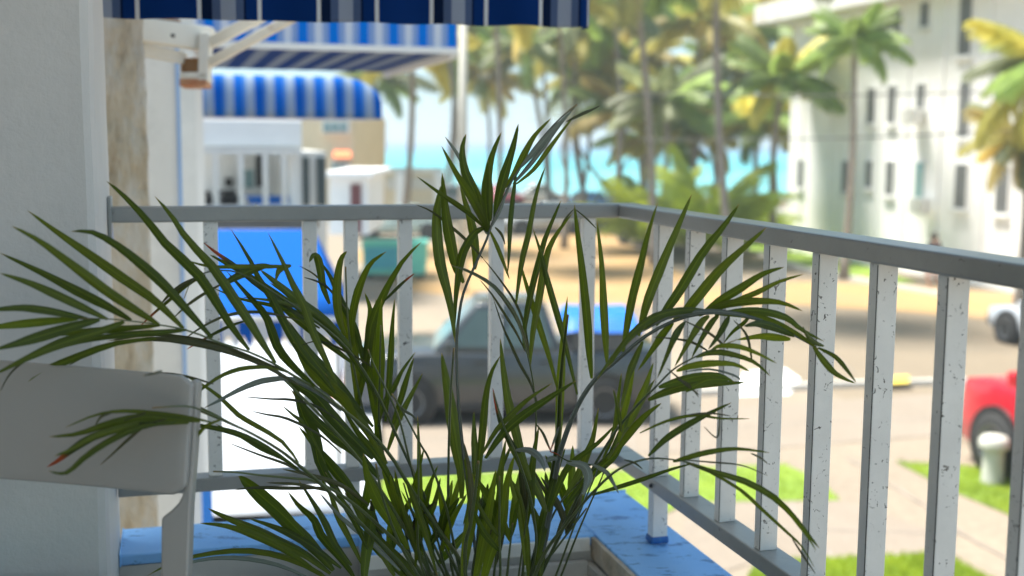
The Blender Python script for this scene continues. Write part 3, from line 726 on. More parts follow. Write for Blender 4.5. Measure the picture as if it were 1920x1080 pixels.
# white hotel on the right
ht = thing('white_apartment_block', 'three-storey white apartment block with narrow windows behind the street wall', 'building', (P(1700, 265, 42).x, P(1700, 265, 42).y, 0))
Q0 = P(1480, 265, 48)
sH = TS(Q0)[1]; tH = TS(Q0)[0]
def hp(px, py, off=0): return OP(px, py, s=sH + off)
zr = TS(hp(1480, 44))[2]
tbx = lambda t0, t1, s0, s1, z0, z1: addbox(MB(), t0, t1, s0, s1, z0, z1)
tbx(tH, tH + 40, sH - 9, sH, -H, zr - .001).build('wall', MAT['white'], ht)
tbx(tH - 1.6, tH + 41, sH - 10, sH + .9, zr, zr + .75).build('roof', MAT['white_old'], ht, bevel=.04)
wins = [(1582, 1594, 302, 362), (1626, 1636, 302, 352), (1664, 1676, 302, 366), (1719, 1733, 304, 374), (1795, 1812, 308, 391),
        (1630, 1641, 166, 231), (1668, 1679, 162, 231), (1722, 1735, 158, 203), (1803, 1817, 155, 257),
        (1680, 1690, 22, 62), (1729, 1743, 6, 48), (1805, 1821, -20, 102), (1498, 1506, 300, 352), (1868, 1884, 150, 262), (1872, 1890, 312, 400)]
for i, (x0, x1, y0, y1) in enumerate(wins):
    t0, _, z1 = TS(hp(x0, y0)); t1, _, z0 = TS(hp(x1, y1))
    f_ = tbx(t0 - .06, t1 + .06, sH + .004, sH + .05, z0 - .06, z1 + .06).build('window', MAT['white'], ht)
    tbx(t0, t1, sH + .051, sH + .06, z0, z1).build('pane', MAT['glass_win'] if i not in (3,) else MAT['glass_lt'], f_)
    tbx(t0 - .1, t1 + .1, sH + .052, sH + .14, z0 - .14, z0 - .065).build('sill', MAT['wall_grey'], f_)
for x in (1506, 1560, 1610, 1651, 1700, 1765, 1850):
    t0 = TS(hp(x, 200))[0]; tbx(t0 - .09, t0 + .09, sH + .003, sH + .05, -H, zr - .01).build('pilaster', MAT['white'], ht)
a_ = TS(hp(1728, 218)); tbx(a_[0] - .35, a_[0] + .35, sH + .19, sH + .6, a_[2] - .25, a_[2] + .25).build('air_conditioner', MAT['wall_grey'], ht, bevel=.03)
a_ = TS(hp(1745, 386)); tbx(a_[0] - .35, a_[0] + .35, sH + .19, sH + .6, a_[2] - .25, a_[2] + .25).build('air_conditioner', MAT['wall_grey'], ht, bevel=.03)
# white street wall
sw = thing('street_wall', 'long low white wall along the far side of the street', 'wall', G(1600, 495))
a, b = G(1395, 452), G(1960, 545)
dv = (b - a).normalized(); nv = Vector((-dv.y, dv.x, 0))
MB().hexa([a, b, b + nv * .2, a + nv * .2, a + Vector((0, 0, 1.45)), b + Vector((0, 0, 1.45)), b + nv * .2 + Vector((0, 0, 1.45)), a + nv * .2 + Vector((0, 0, 1.45))]).build('wall', MAT['white'], sw)
L = (b - a).length
for i in range(9):
    c = a + dv * (L * i / 8) - nv * .03
    e1, e2 = dv * .35, nv * .3; hz = Vector((0, 0, 1.58))
    MB().hexa([c, c + e1, c + e1 + e2, c + e2, c + hz, c + e1 + hz, c + e1 + e2 + hz, c + e2 + hz]).build('pillar', MAT['white'], sw)
q0 = a + Vector((0, 0, 1.452)) - nv * .04
MB().hexa([q0, q0 + dv * L, q0 + dv * L + nv * .28, q0 + nv * .28] + [p + Vector((0, 0, .07)) for p in (q0, q0 + dv * L, q0 + dv * L + nv * .28, q0 + nv * .28)]).build('coping', MAT['white_old'], sw)
# shrubs by the wall
def shrub(c, r, h, mat, label, n=500, group=None, leaf=.06):
    m = MB(); o = thing('shrub', label, 'shrub', c, 0, group)
    for i in range(n):
        a = rnd.uniform(0, 6.28); k = rnd.random() ** .5; z = rnd.random()
        p = Vector((math.cos(a) * r * k * (1 - .45 * z), math.sin(a) * r * k * (1 - .45 * z), h * (.1 + .9 * z) + .1 * noise.noise(Vector((a, z, 0)))))
        d = Vector((rnd.gauss(0, 1), rnd.gauss(0, 1), rnd.gauss(.3, 1))).normalized(); e = d.cross(Vector((rnd.gauss(0, 1), rnd.gauss(0, 1), 1))).normalized()
        s_ = leaf * rnd.uniform(.6, 1.5); m.add([p, p + d * s_ + e * s_ * .4, p + d * s_ * 2.2, p + d * s_ - e * s_ * .4], [(0, 1, 2, 3)])
    m.build('foliage', mat, o, local=True)
    for i in range(5): a = i * 1.25; MB().tube([(0, 0, 0), (math.cos(a) * r * .5, math.sin(a) * r * .5, h * .7)], [.02, .008], 5).build('stem', MAT['trunk'], o, local=True)
    return o
shrub(G(1540, 470), .7, 1.75, MAT['frond_green'], 'low green shrub in front of the left end of the white apartment block', 350)
shrub(G(685, 440), .8, .9, MAT['bush'], 'small olive green shrub beside the white kiosk', 350)

# ================================================================== PALMS
def frondmesh(L=3.0, droop=1.0, mat=None, nl=30, seed=0, wl=.045):
    r = random.Random(seed); m = MB(); pts = []
    for i in range(13):
        k = i / 12; pts.append(Vector((L * (k - .16 * droop * k * k * k), 0, L * (.32 * k - .62 * droop * k * k))))
    m.tube(pts, [.035 * (1 - .85 * i / 12) for i in range(13)], 4)
    def at(k):
        x = k * 12; i = min(11, int(x)); return pts[i].lerp(pts[i + 1], x - i), (pts[i + 1] - pts[i]).normalized()
    for i in range(nl):
        k = .14 + .85 * i / (nl - 1); p, t = at(k)
        ll = L * .30 * math.sin(math.pi * (.15 + .8 * k)) ** .6 * r.uniform(.8, 1.1)
        for sd in (-1, 1):
            d = (Vector((0, sd, 0)) * .9 + t * .75 + Vector((0, 0, -.25 - .5 * droop * r.uniform(.4, 1.3)))).normalized()
            q1 = p + d * ll * .5; q2 = p + d * ll + Vector((0, 0, -ll * .35 * droop))
            wv = t * wl * .5
            m.add([p - wv * .5, p + wv * .5, q1 + wv, q1 - wv, q2], [(0, 1, 2, 3), (3, 2, 4)])
    return m.mesh('frond', mat)
FM = {}
for key in ('frond_green', 'frond_yellow', 'frond_orange', 'frond_olive'):
    FM[key] = [frondmesh(3.0, dr, MAT[key], 42, i, .12) for i, dr in enumerate((.5, .8, 1.15))]
def palm(base, top, label, r=.15, bend=.0, scale=1.0, mats=('frond_green',), n=17, low=.0, cat='palm tree', group=None, dir0=None):
    base = Vector(base); top = Vector(top); o = thing('palm_tree', label, cat, base, 0, 'coconut palms along the street and beach')
    v = top - base; side = Vector((v.y, -v.x, 0)); side = side.normalized() if side.length > .1 else Vector((1, 0, 0))
    pts = []
    for i in range(15):
        k = i / 14; p = v * k + side * bend * math.sin(math.pi * k) ; p.x = p.x; pts.append(p)
    m = MB(); m.tube(pts, [r * (1.35 - .5 * min(1, i / 2) - .25 * i / 14) * (1 + .05 * (i % 2)) for i in range(15)], 9); m.build('trunk', MAT['trunk'], o, local=True, smooth=True)
    for i in range(n):
        az = i * 2.399 + rnd.uniform(-.25, .25); el = .95 - 1.45 * i / n + low + rnd.uniform(-.12, .12)
        mk = rnd.choice(mats); vi = 0 if el > .3 else (1 if el > -.35 else 2)
        f = bpy.data.objects.new('frond', FM[mk][vi]); COL.objects.link(f); f.parent = o
        f.location = pts[-1]; f.rotation_euler = (rnd.uniform(-.25, .25), -el * .8, az); s_ = scale * rnd.uniform(.8, 1.12); f.scale = (s_, s_, s_)
    return o
def pg(px, d, z=0): p = P(px, 265, d); return Vector((p.x, p.y, z))
GY = ('frond_yellow', 'frond_green', 'frond_yellow', 'frond_orange'); GG = ('frond_green', 'frond_green', 'frond_olive', 'frond_yellow'); OL = ('frond_olive', 'frond_green')
palm(pg(1592, 38), P(1602, 78, 38), 'green palm with round crown in front of the white apartment block', .14, .1, .66, ('frond_green',), 19)
palm(pg(1460, 44), P(1466, 150, 44), 'bright green palm at the left corner of the white apartment block', .17, -.2, .9, ('frond_green', 'frond_green', 'frond_yellow'), 22)
palm(pg(1392, 30), P(1345, -130, 29), 'tall palm with bare grey trunk leaning left at the kerb', .13, .35, 1.1, GG, 16)
palm(pg(1232, 42), P(1188, -60, 42), 'tall palm whose trunk rises right of the highest leaf tip', .17, .3, 1.1, GY, 18)
palm(pg(935, 40), P(925, -40, 40), 'tall thin palm right behind the cream lamp pole', .12, .15, 1.0, GY, 18)
palm(pg(748, 46), P(772, 70, 46), 'yellowing palm standing behind the rounded striped awning', .17, .3, 1.0, GY, 18)
palm(pg(1035, 58), P(985, 90, 58), 'palm with dark crown in front of the open sea', .17, .6, 1.0, OL, 16)
palm(pg(1110, 62), P(1085, 60, 62), 'yellow palm with bent trunk in the middle of the beach row', .17, -.9, 1.25, GY, 18)
palm(pg(1165, 66), P(1140, 150, 66), 'short olive palm at the back of the beach row', .17, .7, 1.1, OL, 16)
palm(pg(1235, 52), P(1250, 190, 52), 'drooping olive palm left of the yellow-green bush', .17, .3, 1.05, OL, 20)
palm(pg(1290, 60), P(1310, 45, 60), 'yellow palm with high crown left of the leaning grey trunk', .17, .3, 1.3, GY, 18)
palm(pg(1420, 64), P(1400, 60, 64), 'yellow palm with high crown behind the leaning grey trunk', .17, .4, 1.4, GY, 18)
palm(pg(840, 72), P(860, 95, 72), 'far yellow palm behind the cream lamp pole', .17, .3, 1.3, GY, 16)
palm(pg(1335, 70), P(1345, 215, 70), 'far short palm seen under the yellow crowns', .17, .3, 1.1, OL, 16)
palm(pg(1060, 48), P(1045, 5, 48), 'yellow-green palm with crown at the top edge above the highest leaf tips', .14, .25, 1.0, GY, 18)
palm(pg(1975, 24), P(1992, 125, 24), 'palm at the right edge with green fronds hanging into view', .15, .1, .80, GG, 22, -.15)
palm(pg(1925, 30), P(1925, 262, 30), 'short palm with orange dry fronds at the right edge', .15, .1, .62, ('frond_orange', 'frond_olive', 'frond_olive', 'frond_yellow'), 20, -.2)
# bush of young palms
def bush_palm(px, py, d, sc, label):
    b = pg(px, d); o = thing('young_palm', label, 'young palm', b, 0, 'young palms at the kerb')
    for i in range(16):
        f = bpy.data.objects.new('frond', bushmesh[i % 3]); COL.objects.link(f); f.parent = o
        f.location = (0, 0, .25); f.rotation_euler = (rnd.uniform(-.2, .2), -rnd.uniform(.5, 1.3), i * 2.399); s_ = sc * rnd.uniform(.8, 1.15); f.scale = (s_, s_, s_)
    MB().tube([(0, 0, 0), (0, 0, .45)], .12, 7).build('trunk', MAT['trunk'], o, local=True)
bushmesh = [frondmesh(3.0, dr, MAT['bush'], 30, 9 + i, .10) for i, dr in enumerate((.5, .8, 1.1))]
bush_palm(1235, 0, 46, 1.25, 'bushy yellow-green young palm behind the corner of the railing')
bush_palm(1325, 0, 44, 1.3, 'bushy yellow-green young palm left of the leaning grey trunk')
bush_palm(1405, 0, 47, .85, 'bushy yellow-green young palm right of the leaning grey trunk')

def bare_tree(px0, d, pts, label, r=.12):
    b = pg(px0, d); o = thing('beach_tree', label, 'tree', b, 0, 'bare trees on the beach')
    q = [b] + [P(x, y, d) for x, y in pts]; n = len(q)
    MB().tube(q, [r * (1 - .6 * i / n) for i in range(n)], 8).build('trunk', MAT['trunk'], o, smooth=True)
    m = MB(); c = q[-1] - b
    for i in range(260):
        p = c + Vector((rnd.gauss(0, .9), rnd.gauss(0, .9), rnd.gauss(.2, .5))); dd = Vector((rnd.gauss(0, 1), rnd.gauss(0, 1), rnd.gauss(0, 1))).normalized(); e = dd.orthogonal().normalized()
        s_ = rnd.uniform(.06, .16); m.add([p, p + dd * s_ + e * s_ * .5, p + dd * s_ * 2, p + dd * s_ - e * s_ * .5], [(0, 1, 2, 3)])
    m.build('crown', MAT['frond_olive'], o, local=True)
for i_, (px_, py_, d_, lab_) in enumerate(((700, 150, 66, 'yellow palm peeking out right of the rounded awning'), (905, 150, 74, 'far yellow palm with crown over the sea horizon'), (1010, 30, 70, 'far tall yellow palm at the top edge'),
        (1150, 10, 56, 'tall yellow-orange palm crown near the top edge right of the awning'), (1200, 110, 74, 'far olive palm between the two right trunks'), (1235, 20, 64, 'tall yellow palm crown behind the straight grey trunk'),
        (1360, 130, 76, 'far green palm behind the leaning grey trunk'), (1440, 20, 70, 'tall palm crown left of the white apartment roof'), (830, 20, 60, 'tall yellow palm crown behind the right end of the flat awning'), (1090, 150, 80, 'farthest olive palm in the middle of the beach row'),
        (1180, 205, 60, 'low olive palm whose fronds hang over the sea above the blue car'), (1295, 235, 62, 'low green palm just above the yellow-green bush'), (1425, 225, 58, 'low palm at the left foot of the white apartment block'), (1085, 95, 66, 'leafy palm crown right of the highest leaf tip'), (1225, 265, 70, 'lowest far palm between bush and sea'))):
    palm(pg(px_ + rnd.uniform(-25, 25), d_), P(px_, py_, d_), lab_, .16, rnd.uniform(-.8, .8), 1.25, GY if i_ % 3 else GG, 20)
bare_tree(1150, 78, [(1140, 355), (1105, 310), (1075, 260), (1060, 215)], 'bare leaning beach tree above the blue parked car', .16)
bare_tree(1060, 80, [(1066, 340), (1050, 290), (1062, 240), (1085, 200)], 'thin crooked beach tree between the leaf tips and the sea')
bare_tree(1180, 82, [(1160, 330), (1190, 280), (1215, 240)], 'thin forked beach tree left of the drooping olive palm')
# lamp pole
lp = thing('lamp_pole', 'cream concrete lamp pole rising behind the striped awnings', 'lamp pole', pg(868, 34))
MB().tube([pg(868, 34), P(869, -60, 34)], [.15, .10], 12).build('pole', MAT['pole'], lp, smooth=True)
MB().tube([P(869, -58, 34), P(905, -80, 34), P(950, -84, 34)], .04, 8).build('arm', MAT['pole'], lp, smooth=True)
MB().hexa([P(940, -80, 33.9), P(985, -80, 33.9), P(985, -80, 34.2), P(940, -80, 34.2), P(940, -92, 33.9), P(985, -92, 33.9), P(985, -92, 34.2), P(940, -92, 34.2)]).build('lamp_head', MAT['wall_grey'], lp)
for (y0, y1, lab) in ((262, 231, 'thin grey utility cable crossing low in front of the white apartment block'), (176, 160, 'thin grey utility cable crossing high in front of the white apartment block')):
    q = []
    for i in range(20):
        k = i / 19; q.append(P(1200 + 900 * k, y0 + (y1 - y0) * k + 10 * math.sin(math.pi * k), 36 - 12 * k))
    tag(MB().tube(q, .018, 5).build('utility_cable', MAT['black']), lab, 'cable')

# ================================================================== VEHICLES
def car(name, label, col, loc, rz, kind='suv', L=4.6, W=1.8, Ht=1.7, group=None, wrad=None, bzf=None):
    """built along local +x = nose"""
    o = thing(name, label, 'car' if kind != 'pickup' else 'pickup truck', loc, rz, group)
    body = carpaint(name + '_paint', col); hw = W / 2
    bz = Ht * .56; gc = .22
    fr, rr = L / 2, -L / 2; wf, wr = L * .31, -L * .30; wrad = wrad or (.36 if kind != 'sedan' else .32)
    if kind == 'pickup': bz = Ht * .60
    if bzf: bz = Ht * bzf
    # lower body: stations (x, halfwidth, zbot, ztop)
    st = [(fr, hw * .80, gc + .18, bz * .80), (fr - .10, hw * .93, gc + .05, bz * .90), (fr - .45, hw * .99, gc, bz * .955), (fr - 1.15, hw, gc, bz), (0, hw, gc, bz * 1.01), (rr + .8, hw, gc, bz * 1.02), (rr + .12, hw * .98, gc + .05, bz * 1.02), (rr, hw * .90, gc + .15, bz * .97)]
    m = MB(); n = 8
    for x, h, z0, z1 in st:
        sec = [(-h * .9, z0), (-h, z0 + .12), (-h * 1.0, z0 + (z1 - z0) * .55), (-h * .955, z1 - .03), (-h * .90, z1), (h * .90, z1), (h * .955, z1 - .03), (h, z0 + (z1 - z0) * .55), (h, z0 + .12), (h * .9, z0)]
        for y, z in sec: m.v.append(Vector((x, y, z))); m.uv.append((0, 0))
    k = 10
    for i in range(len(st) - 1):
        for j in range(k): a = i * k + j; b = i * k + (j + 1) % k; m.f.append((a, a + k, b + k, b))
    m.f.append(tuple(range(k))); m.f.append(tuple(range((len(st) - 1) * k, len(st) * k))[::-1])
    m.build('body', body, o, local=True, smooth=True, bevel=.03)
    # greenhouse
    if kind == 'pickup': gx = [(fr - 1.25, bz + .0), (fr - 1.95, Ht), (-.55, Ht), (-.80, bz)]
    elif kind == 'sedan': gx = [(fr - 1.2, bz), (fr - 1.95, Ht), (rr + 1.35, Ht), (rr + .55, bz)]
    else: gx = [(fr - 1.15, bz), (fr - 1.85, Ht), (rr + .55, Ht), (rr + .12, bz)]
    hb, ht_ = hw * .93, hw * .74
    pts = [(gx[0][0], -hb, bz - .01), (gx[1][0], -ht_, Ht), (gx[2][0], -ht_, Ht), (gx[3][0], -hb, bz - .01)]
    A = [Vector(p) for p in pts]; B = [Vector((p[0], -p[1], p[2])) for p in pts]
    m = MB().add(A + B, [(0, 1, 2, 3), (7, 6, 5, 4), (1, 5, 6, 2), (0, 4, 5, 1), (3, 2, 6, 7), (0, 3, 7, 4)])
    m.build('cabin', body, o, local=True, bevel=.06, seg=3, smooth=True)
    def quad(P4, inset, off, nm, mat=MAT['glass']):
        c = sum(P4, Vector()) / 4; nrm = (P4[1] - P4[0]).cross(P4[3] - P4[0]).normalized()
        if nrm.dot(c - Vector((c.x * .3, 0, Ht * .5))) < 0: nrm = -nrm
        q = [p.lerp(c, inset) + nrm * off for p in P4]; MB().hexa([*q, *[p + nrm * .006 for p in q]]).build(nm, mat, o, local=True)
    quad([A[0], B[0], B[1], A[1]], .10, .002, 'windscreen', MAT['glass_car']); quad([A[3], A[2], B[2], B[3]], .12, .002, 'rear_window')
    for S, s_ in ((A, 1), (B, -1)):
        bl, tl, tr_, br_ = S
        for k0, k1 in ((.06, .47), (.53, .94)):
            b0, b1 = bl.lerp(br_, k0 if k0 > .1 else .10), bl.lerp(br_, k1); t0_, t1_ = tl.lerp(tr_, k0), tl.lerp(tr_, k1)
            quad([b0.lerp(t0_, .12), b1.lerp(t1_, .12), b1.lerp(t1_, .88), b0.lerp(t0_, .88)], .02, .002, 'side_window', MAT['glass_car'])
        y = S[0].y / abs(S[0].y)
        for x in (gx[0][0] - .75, gx[0][0] - 1.75): MB().box(x - .11, x + .11, y * (hw - .01), y * (hw + .02), bz * .86, bz * .90).build('door_handle', MAT['black'], o, local=True, bevel=.004)
        mr = MB().box(gx[0][0] - .35, gx[0][0] - .18, y * (hw + .02), y * (hw + .2), bz + .02, bz + .2); mr.build('mirror', body, o, local=True, bevel=.03)
        MB().box(fr - .16, fr - .02, y * hw * .55, y * hw * .86, bz * .72, bz * .86).build('headlight', MAT['lamp_white'], o, local=True, bevel=.02)
        MB().box(rr - .012, rr + .06, y * hw * .70, y * hw * .89, bz * .62, bz * .90).build('tail_light', MAT['lamp_red'], o, local=True, bevel=.01)
        for xw in (wf, wr):
            c = (xw, y * (hw - .10), wrad)
            MB().lathe([(wrad + .07, -.03), (wrad + .07, .075)], (xw, y * (hw - .035), wrad + .02), 26, axis='Y').build('wheel_arch', MAT['black'], o, local=True)
            wh = MB().lathe([(wrad * .6, -.11), (wrad * .93, -.115), (wrad, -.08), (wrad, .08), (wrad * .93, .115), (wrad * .6, .11)], (xw, y * (hw - .05), wrad), 26, axis='Y').build('wheel', MAT['rubber'], o, local=True, smooth=True)
            rm = MB().lathe([(wrad * .62, -.12), (wrad * .62, .12), (wrad * .5, .10)], (xw, y * (hw - .05), wrad), 20, axis='Y')
            rm.build('rim', MAT['rim'], wh, local=True)
    for x0, x1 in ((fr - .25, fr + .05), (rr - .06, rr + .2)): MB().box(x0, x1, -hw * .86, hw * .86, gc + .08, gc + .32).build('bumper', MAT['black'], o, local=True, bevel=.05)
    MB().box(wr + .5, wf - .5, -hw - .01, hw + .01, gc + .0, gc + .10).build('side_step', MAT['black'], o, local=True, bevel=.02)
    MB().box(fr - .01, fr + .035, -hw * .45, hw * .45, bz * .55, bz * .78).build('grille', MAT['black'], o, local=True, bevel=.01)
    if kind == 'pickup':
        MB().box(rr + .42, -.96, -hw * .90, hw * .90, bz + .012, 1.405).build('cargo_rack', MAT['cargo'], o, local=True, bevel=.03)
    return o
MAT['cargo'] = paint('grey_load', (.075, .075, .08), .6, .2, 3, .2)
MAT['glass_car'] = paint('car_glass', (.09, .13, .13), .08, .1, 2, 0)
hv = math.atan2(VV.y, VV.x); hu = math.atan2(UU.y, UU.x)
pk = car('pickup_truck', 'dark grey double-cab pickup truck parked behind the railing', (.045, .05, .056), G(948, 772), hv - .22, 'pickup', L=4.85, W=1.85, Ht=1.84)
# blue tarpaulin over the load (lies in the bed: a thing of its own)
mt = pk.matrix_basis if False else Matrix.Translation(pk.location) @ Matrix.Rotation(hv - .22, 4, 'Z')
m = MB(); nx, ny = 24, 12
for i in range(nx + 1):
    for j in range(ny + 1):
        x = -2.05 + 1.20 * i / nx; y = -.86 + 1.72 * j / ny
        e = min(i, nx - i, j, ny - j); z = 1.42 + (.22 if e >= 2 else (.12 if e == 1 else 0)) + .03 * noise.noise(Vector((x * 3, y * 3, 0)))
        m.v.append(mt @ Vector((x, y, z))); m.uv.append((0, 0))
for i in range(nx):
    for j in range(ny): a = i * (ny + 1) + j; m.f.append((a, a + ny + 1, a + ny + 2, a + 1))
tag(m.build('blue_tarpaulin', paint('tarpaulin', (.006, .15, .60), .5, .08, 3, .3), smooth=True), 'bright blue tarpaulin covering the load in the grey pickup bed', 'tarpaulin')
def at(px, py): return G(px, py)
hm = math.pi + hu    # pointing away along the street
rc = car('parked_car', 'red car parked at the right edge behind the concrete bollard', (.62, .015, .03), Vector((0, 0, 0)), hm, 'suv', 5.0, 1.95, 2.05, 'cars parked along the street', .42, .62)
rc.location = G(1862, 884) + Vector((math.cos(hm + math.pi), math.sin(hm + math.pi), 0)) * 1.4 + Vector((.9, -.1, 0))
wc = car('parked_car', 'silver white car parked across the street at the right edge', (.62, .66, .72), Vector((0, 0, 0)), hm, 'sedan', 4.4, 1.75, 1.45, 'cars parked along the street')
wc.location = G(1875, 641) + Vector((math.cos(hm + math.pi), math.sin(hm + math.pi), 0)) * 1.36 + Vector((.88, 0, 0))
far = [(1108, 406, (.04, .30, .85), -.9, 'sedan', 'blue car parked near the beach'), (1025, 438, (.45, .46, .47), 1.45, 'sedan', 'light grey car under the railing left of its corner'),
       (1166, 433, (.07, .07, .09), 0.1, 'suv', 'dark car seen just below the railing corner'), (1232, 462, (.42, .43, .45), .15, 'suv', 'grey car right of the railing corner'),
       (752, 446, (.40, .50, .48), 1.3, 'sedan', 'pale green car parked beside the beach wall'), (845, 398, (.30, .30, .33), 1.5, 'suv', 'grey car left of the tall central leaflets'),
       (935, 388, (.55, .03, .05), .2, 'sedan', 'small red car beyond the central leaflets'), (1000, 385, (.72, .72, .72), 1.5, 'sedan', 'white car beyond the central leaflets')]
for px, py, c, da, kd, lab in far:
    car('parked_car', lab, c, G(px, py), hm + da, kd, 4.2, 1.75, 1.45 if kd == 'sedan' else 1.65, 'cars parked along the street')
# teal dumpster
dm = thing('waste_container', 'teal metal waste container with a blue-green side at the sandy verge', 'dumpster', G(742, 520), hv + 2.9)
MB().prism([(-.95, -.55, .15), (.95, -.55, .15), (1.0, -.6, 1.1), (-1.0, -.6, 1.1)], (0, 1.1, 0)).build('tub', MAT['teal'], dm, local=True, bevel=.03)
MB().box(-.9, .1, -.66, -.61, .35, 1.0).build('side_panel', MAT['teal_dark'], dm, local=True)
MB().box(-1.02, 1.02, -.64, .52, 1.103, 1.18).build('lid', MAT['teal'], dm, local=True, bevel=.03)
for x in (-.8, .8):
    for y in (-.45, .4): MB().lathe([(.09, -.03), (.09, .03)], (x, y, .09), 12, axis='Y').build('caster', MAT['rubber'], dm, local=True)
# bollard
bo = thing('bollard', 'pale capped concrete bollard standing on the right lawn', 'bollard', G(1860, 908))
MB().lathe([(.15, 0), (.135, .04), (.13, .45), (.135, .48)], (0, 0, 0), 20).build('post', MAT['concrete'], bo, local=True, smooth=True)
MB().lathe([(.185, .481), (.19, .50), (.185, .58), (.14, .63), (.05, .645)], (0, 0, 0), 20).build('cap', MAT['concrete'], bo, local=True, smooth=True)

# ---- person walking by the street wall
def person():
    b = G(1748, 548); o = thing('person', 'person in dark top and pink shorts walking beside the white street wall', 'person', b, .4)
    J = {'pel': (0, 0, .92), 'waist': (0, .01, 1.08), 'chest': (.0, .02, 1.3), 'neck': (0, .03, 1.47), 'head': (0, .05, 1.58), 'top': (0, .05, 1.70),
         'ls': (-.18, .02, 1.40), 'le': (-.26, -.06, 1.13), 'lh': (-.26, .12, .95), 'rs': (.18, .02, 1.40), 're': (.30, .14, 1.30), 'rh': (.38, .26, 1.50),
         'lk': (-.10, .12, .50), 'la': (-.10, -.02, .09), 'lt': (-.10, .14, .03), 'rk': (.10, .0, .48), 'ra': (.10, -.26, .12), 'rt': (.10, -.14, .03), 'lp': (-.1, 0, .88), 'rp': (.1, 0, .88)}
    E = [('pel', 'waist'), ('waist', 'chest'), ('chest', 'neck'), ('neck', 'head'), ('head', 'top'), ('chest', 'ls'), ('ls', 'le'), ('le', 'lh'), ('chest', 'rs'), ('rs', 're'), ('re', 'rh'),
         ('pel', 'lp'), ('lp', 'lk'), ('lk', 'la'), ('la', 'lt'), ('pel', 'rp'), ('rp', 'rk'), ('rk', 'ra'), ('ra', 'rt')]
    Rr = {'pel': .13, 'waist': .12, 'chest': .14, 'neck': .055, 'head': .095, 'top': .07, 'ls': .06, 'le': .04, 'lh': .03, 'rs': .06, 're': .04, 'rh': .03, 'lp': .09, 'rp': .09, 'lk': .055, 'la': .035, 'lt': .03, 'rk': .055, 'ra': .035, 'rt': .03}
    def skin(names, edges, nm, mat, grow=0, root=None):
        idx = {n: i for i, n in enumerate(names)}; me = bpy.data.meshes.new(nm); me.from_pydata([J[n] for n in names], [(idx[a], idx[b_]) for a, b_ in edges], [])
        ob = bpy.data.objects.new(nm, me); COL.objects.link(ob); ob.parent = o; me.materials.append(mat)
        sk = ob.modifiers.new('skin', 'SKIN'); ob.modifiers.new('sub', 'SUBSURF').render_levels = 2
        lay = me.skin_vertices[0] if me.skin_vertices else None
        if lay is None:
            bpy.context.view_layer.objects.active = ob; bpy.ops.mesh.customdata_skin_add(); lay = me.skin_vertices[0]
        for n, i in idx.items(): lay.data[i].radius = (Rr[n] + grow,) * 2; lay.data[i].use_root = (n == root)
        return ob
    skin(list(J), E, 'body', MAT['skin'], 0, 'pel')
    skin(['waist', 'chest', 'ls', 'rs', 'le', 're', 'pel'], [('pel', 'waist'), ('waist', 'chest'), ('chest', 'ls'), ('chest', 'rs'), ('ls', 'le'), ('rs', 're')], 'shirt', MAT['cloth_dark'], .022, 'chest')
    skin(['pel', 'lp', 'rp', 'lk', 'rk'], [('pel', 'lp'), ('pel', 'rp'), ('lp', 'lk'), ('rp', 'rk')], 'shorts', MAT['shorts'], .024, 'pel')
    MB().lathe([(.02, .12), (.07, .10), (.105, .03), (.108, -.02), (.09, -.07)], (0, .035, 1.63), 14).build('hair', MAT['hair'], o, local=True, smooth=True)
person()

# ================================================================== CHAIR
ch = thing('chair', 'grey painted chair with a wide backrest standing in front of the pier', 'chair', BF(.9, 1.0, -1.25))
dL, dR = 1.42, 1.36
def cp(x, y, k=0):
    f = max(0, min(1, (x + 60) / 425)); return P(x, y, dL + (dR - dL) * f + k)
# backrest : gently curved slab with rounded corners
def backrest():
    m = MB(); nx, ny = 26, 10
    front, back = [], []
    for i in range(nx + 1):
        for j in range(ny + 1):
            u = i / nx; v = j / ny
            x = -260 + (620) * u; yt = 672 + (x + 60) * .078 * (.9 + .1 * u) + 2; yb = yt + 224
            # rounded right corners
            r = 16; xx = x
            y = yt + (yb - yt) * v
            if x > 360 - r:
                dx = (x - (360 - r)); cut = r - math.sqrt(max(0, r * r - dx * dx)); y = max(yt + cut, min(yb - cut, y))
            xx = x - 14 * v * (x / 360)
            bow = .012 * math.sin(math.pi * min(1, max(0, u)))
            front.append(cp(xx, y) + FW * bow); back.append(cp(xx, y) + FW * (bow + .016))
    n = (nx + 1) * (ny + 1); m.v = front + back; m.uv = [(0, 0)] * (2 * n)
    for i in range(nx):
        for j in range(ny):
            a = i * (ny + 1) + j; m.f.append((a, a + 1, a + ny + 2, a + ny + 1)); m.f.append((n + a, n + a + ny + 1, n + a + ny + 2, n + a + 1))
    for i in range(nx):
        for j in (0, ny):
            a = i * (ny + 1) + j; b = a + ny + 1; m.f.append((a, b, n + b, n + a) if j == 0 else (b, a, n + a, n + b))
    for j in range(ny):
        for i in (0, nx):
            a = i * (ny + 1) + j; b = a + 1; m.f.append((b, a, n + a, n + b) if i == 0 else (a, b, n + b, n + a))
    return m
backrest().build('backrest', MAT['chair'], ch, bevel=.003, smooth=True)
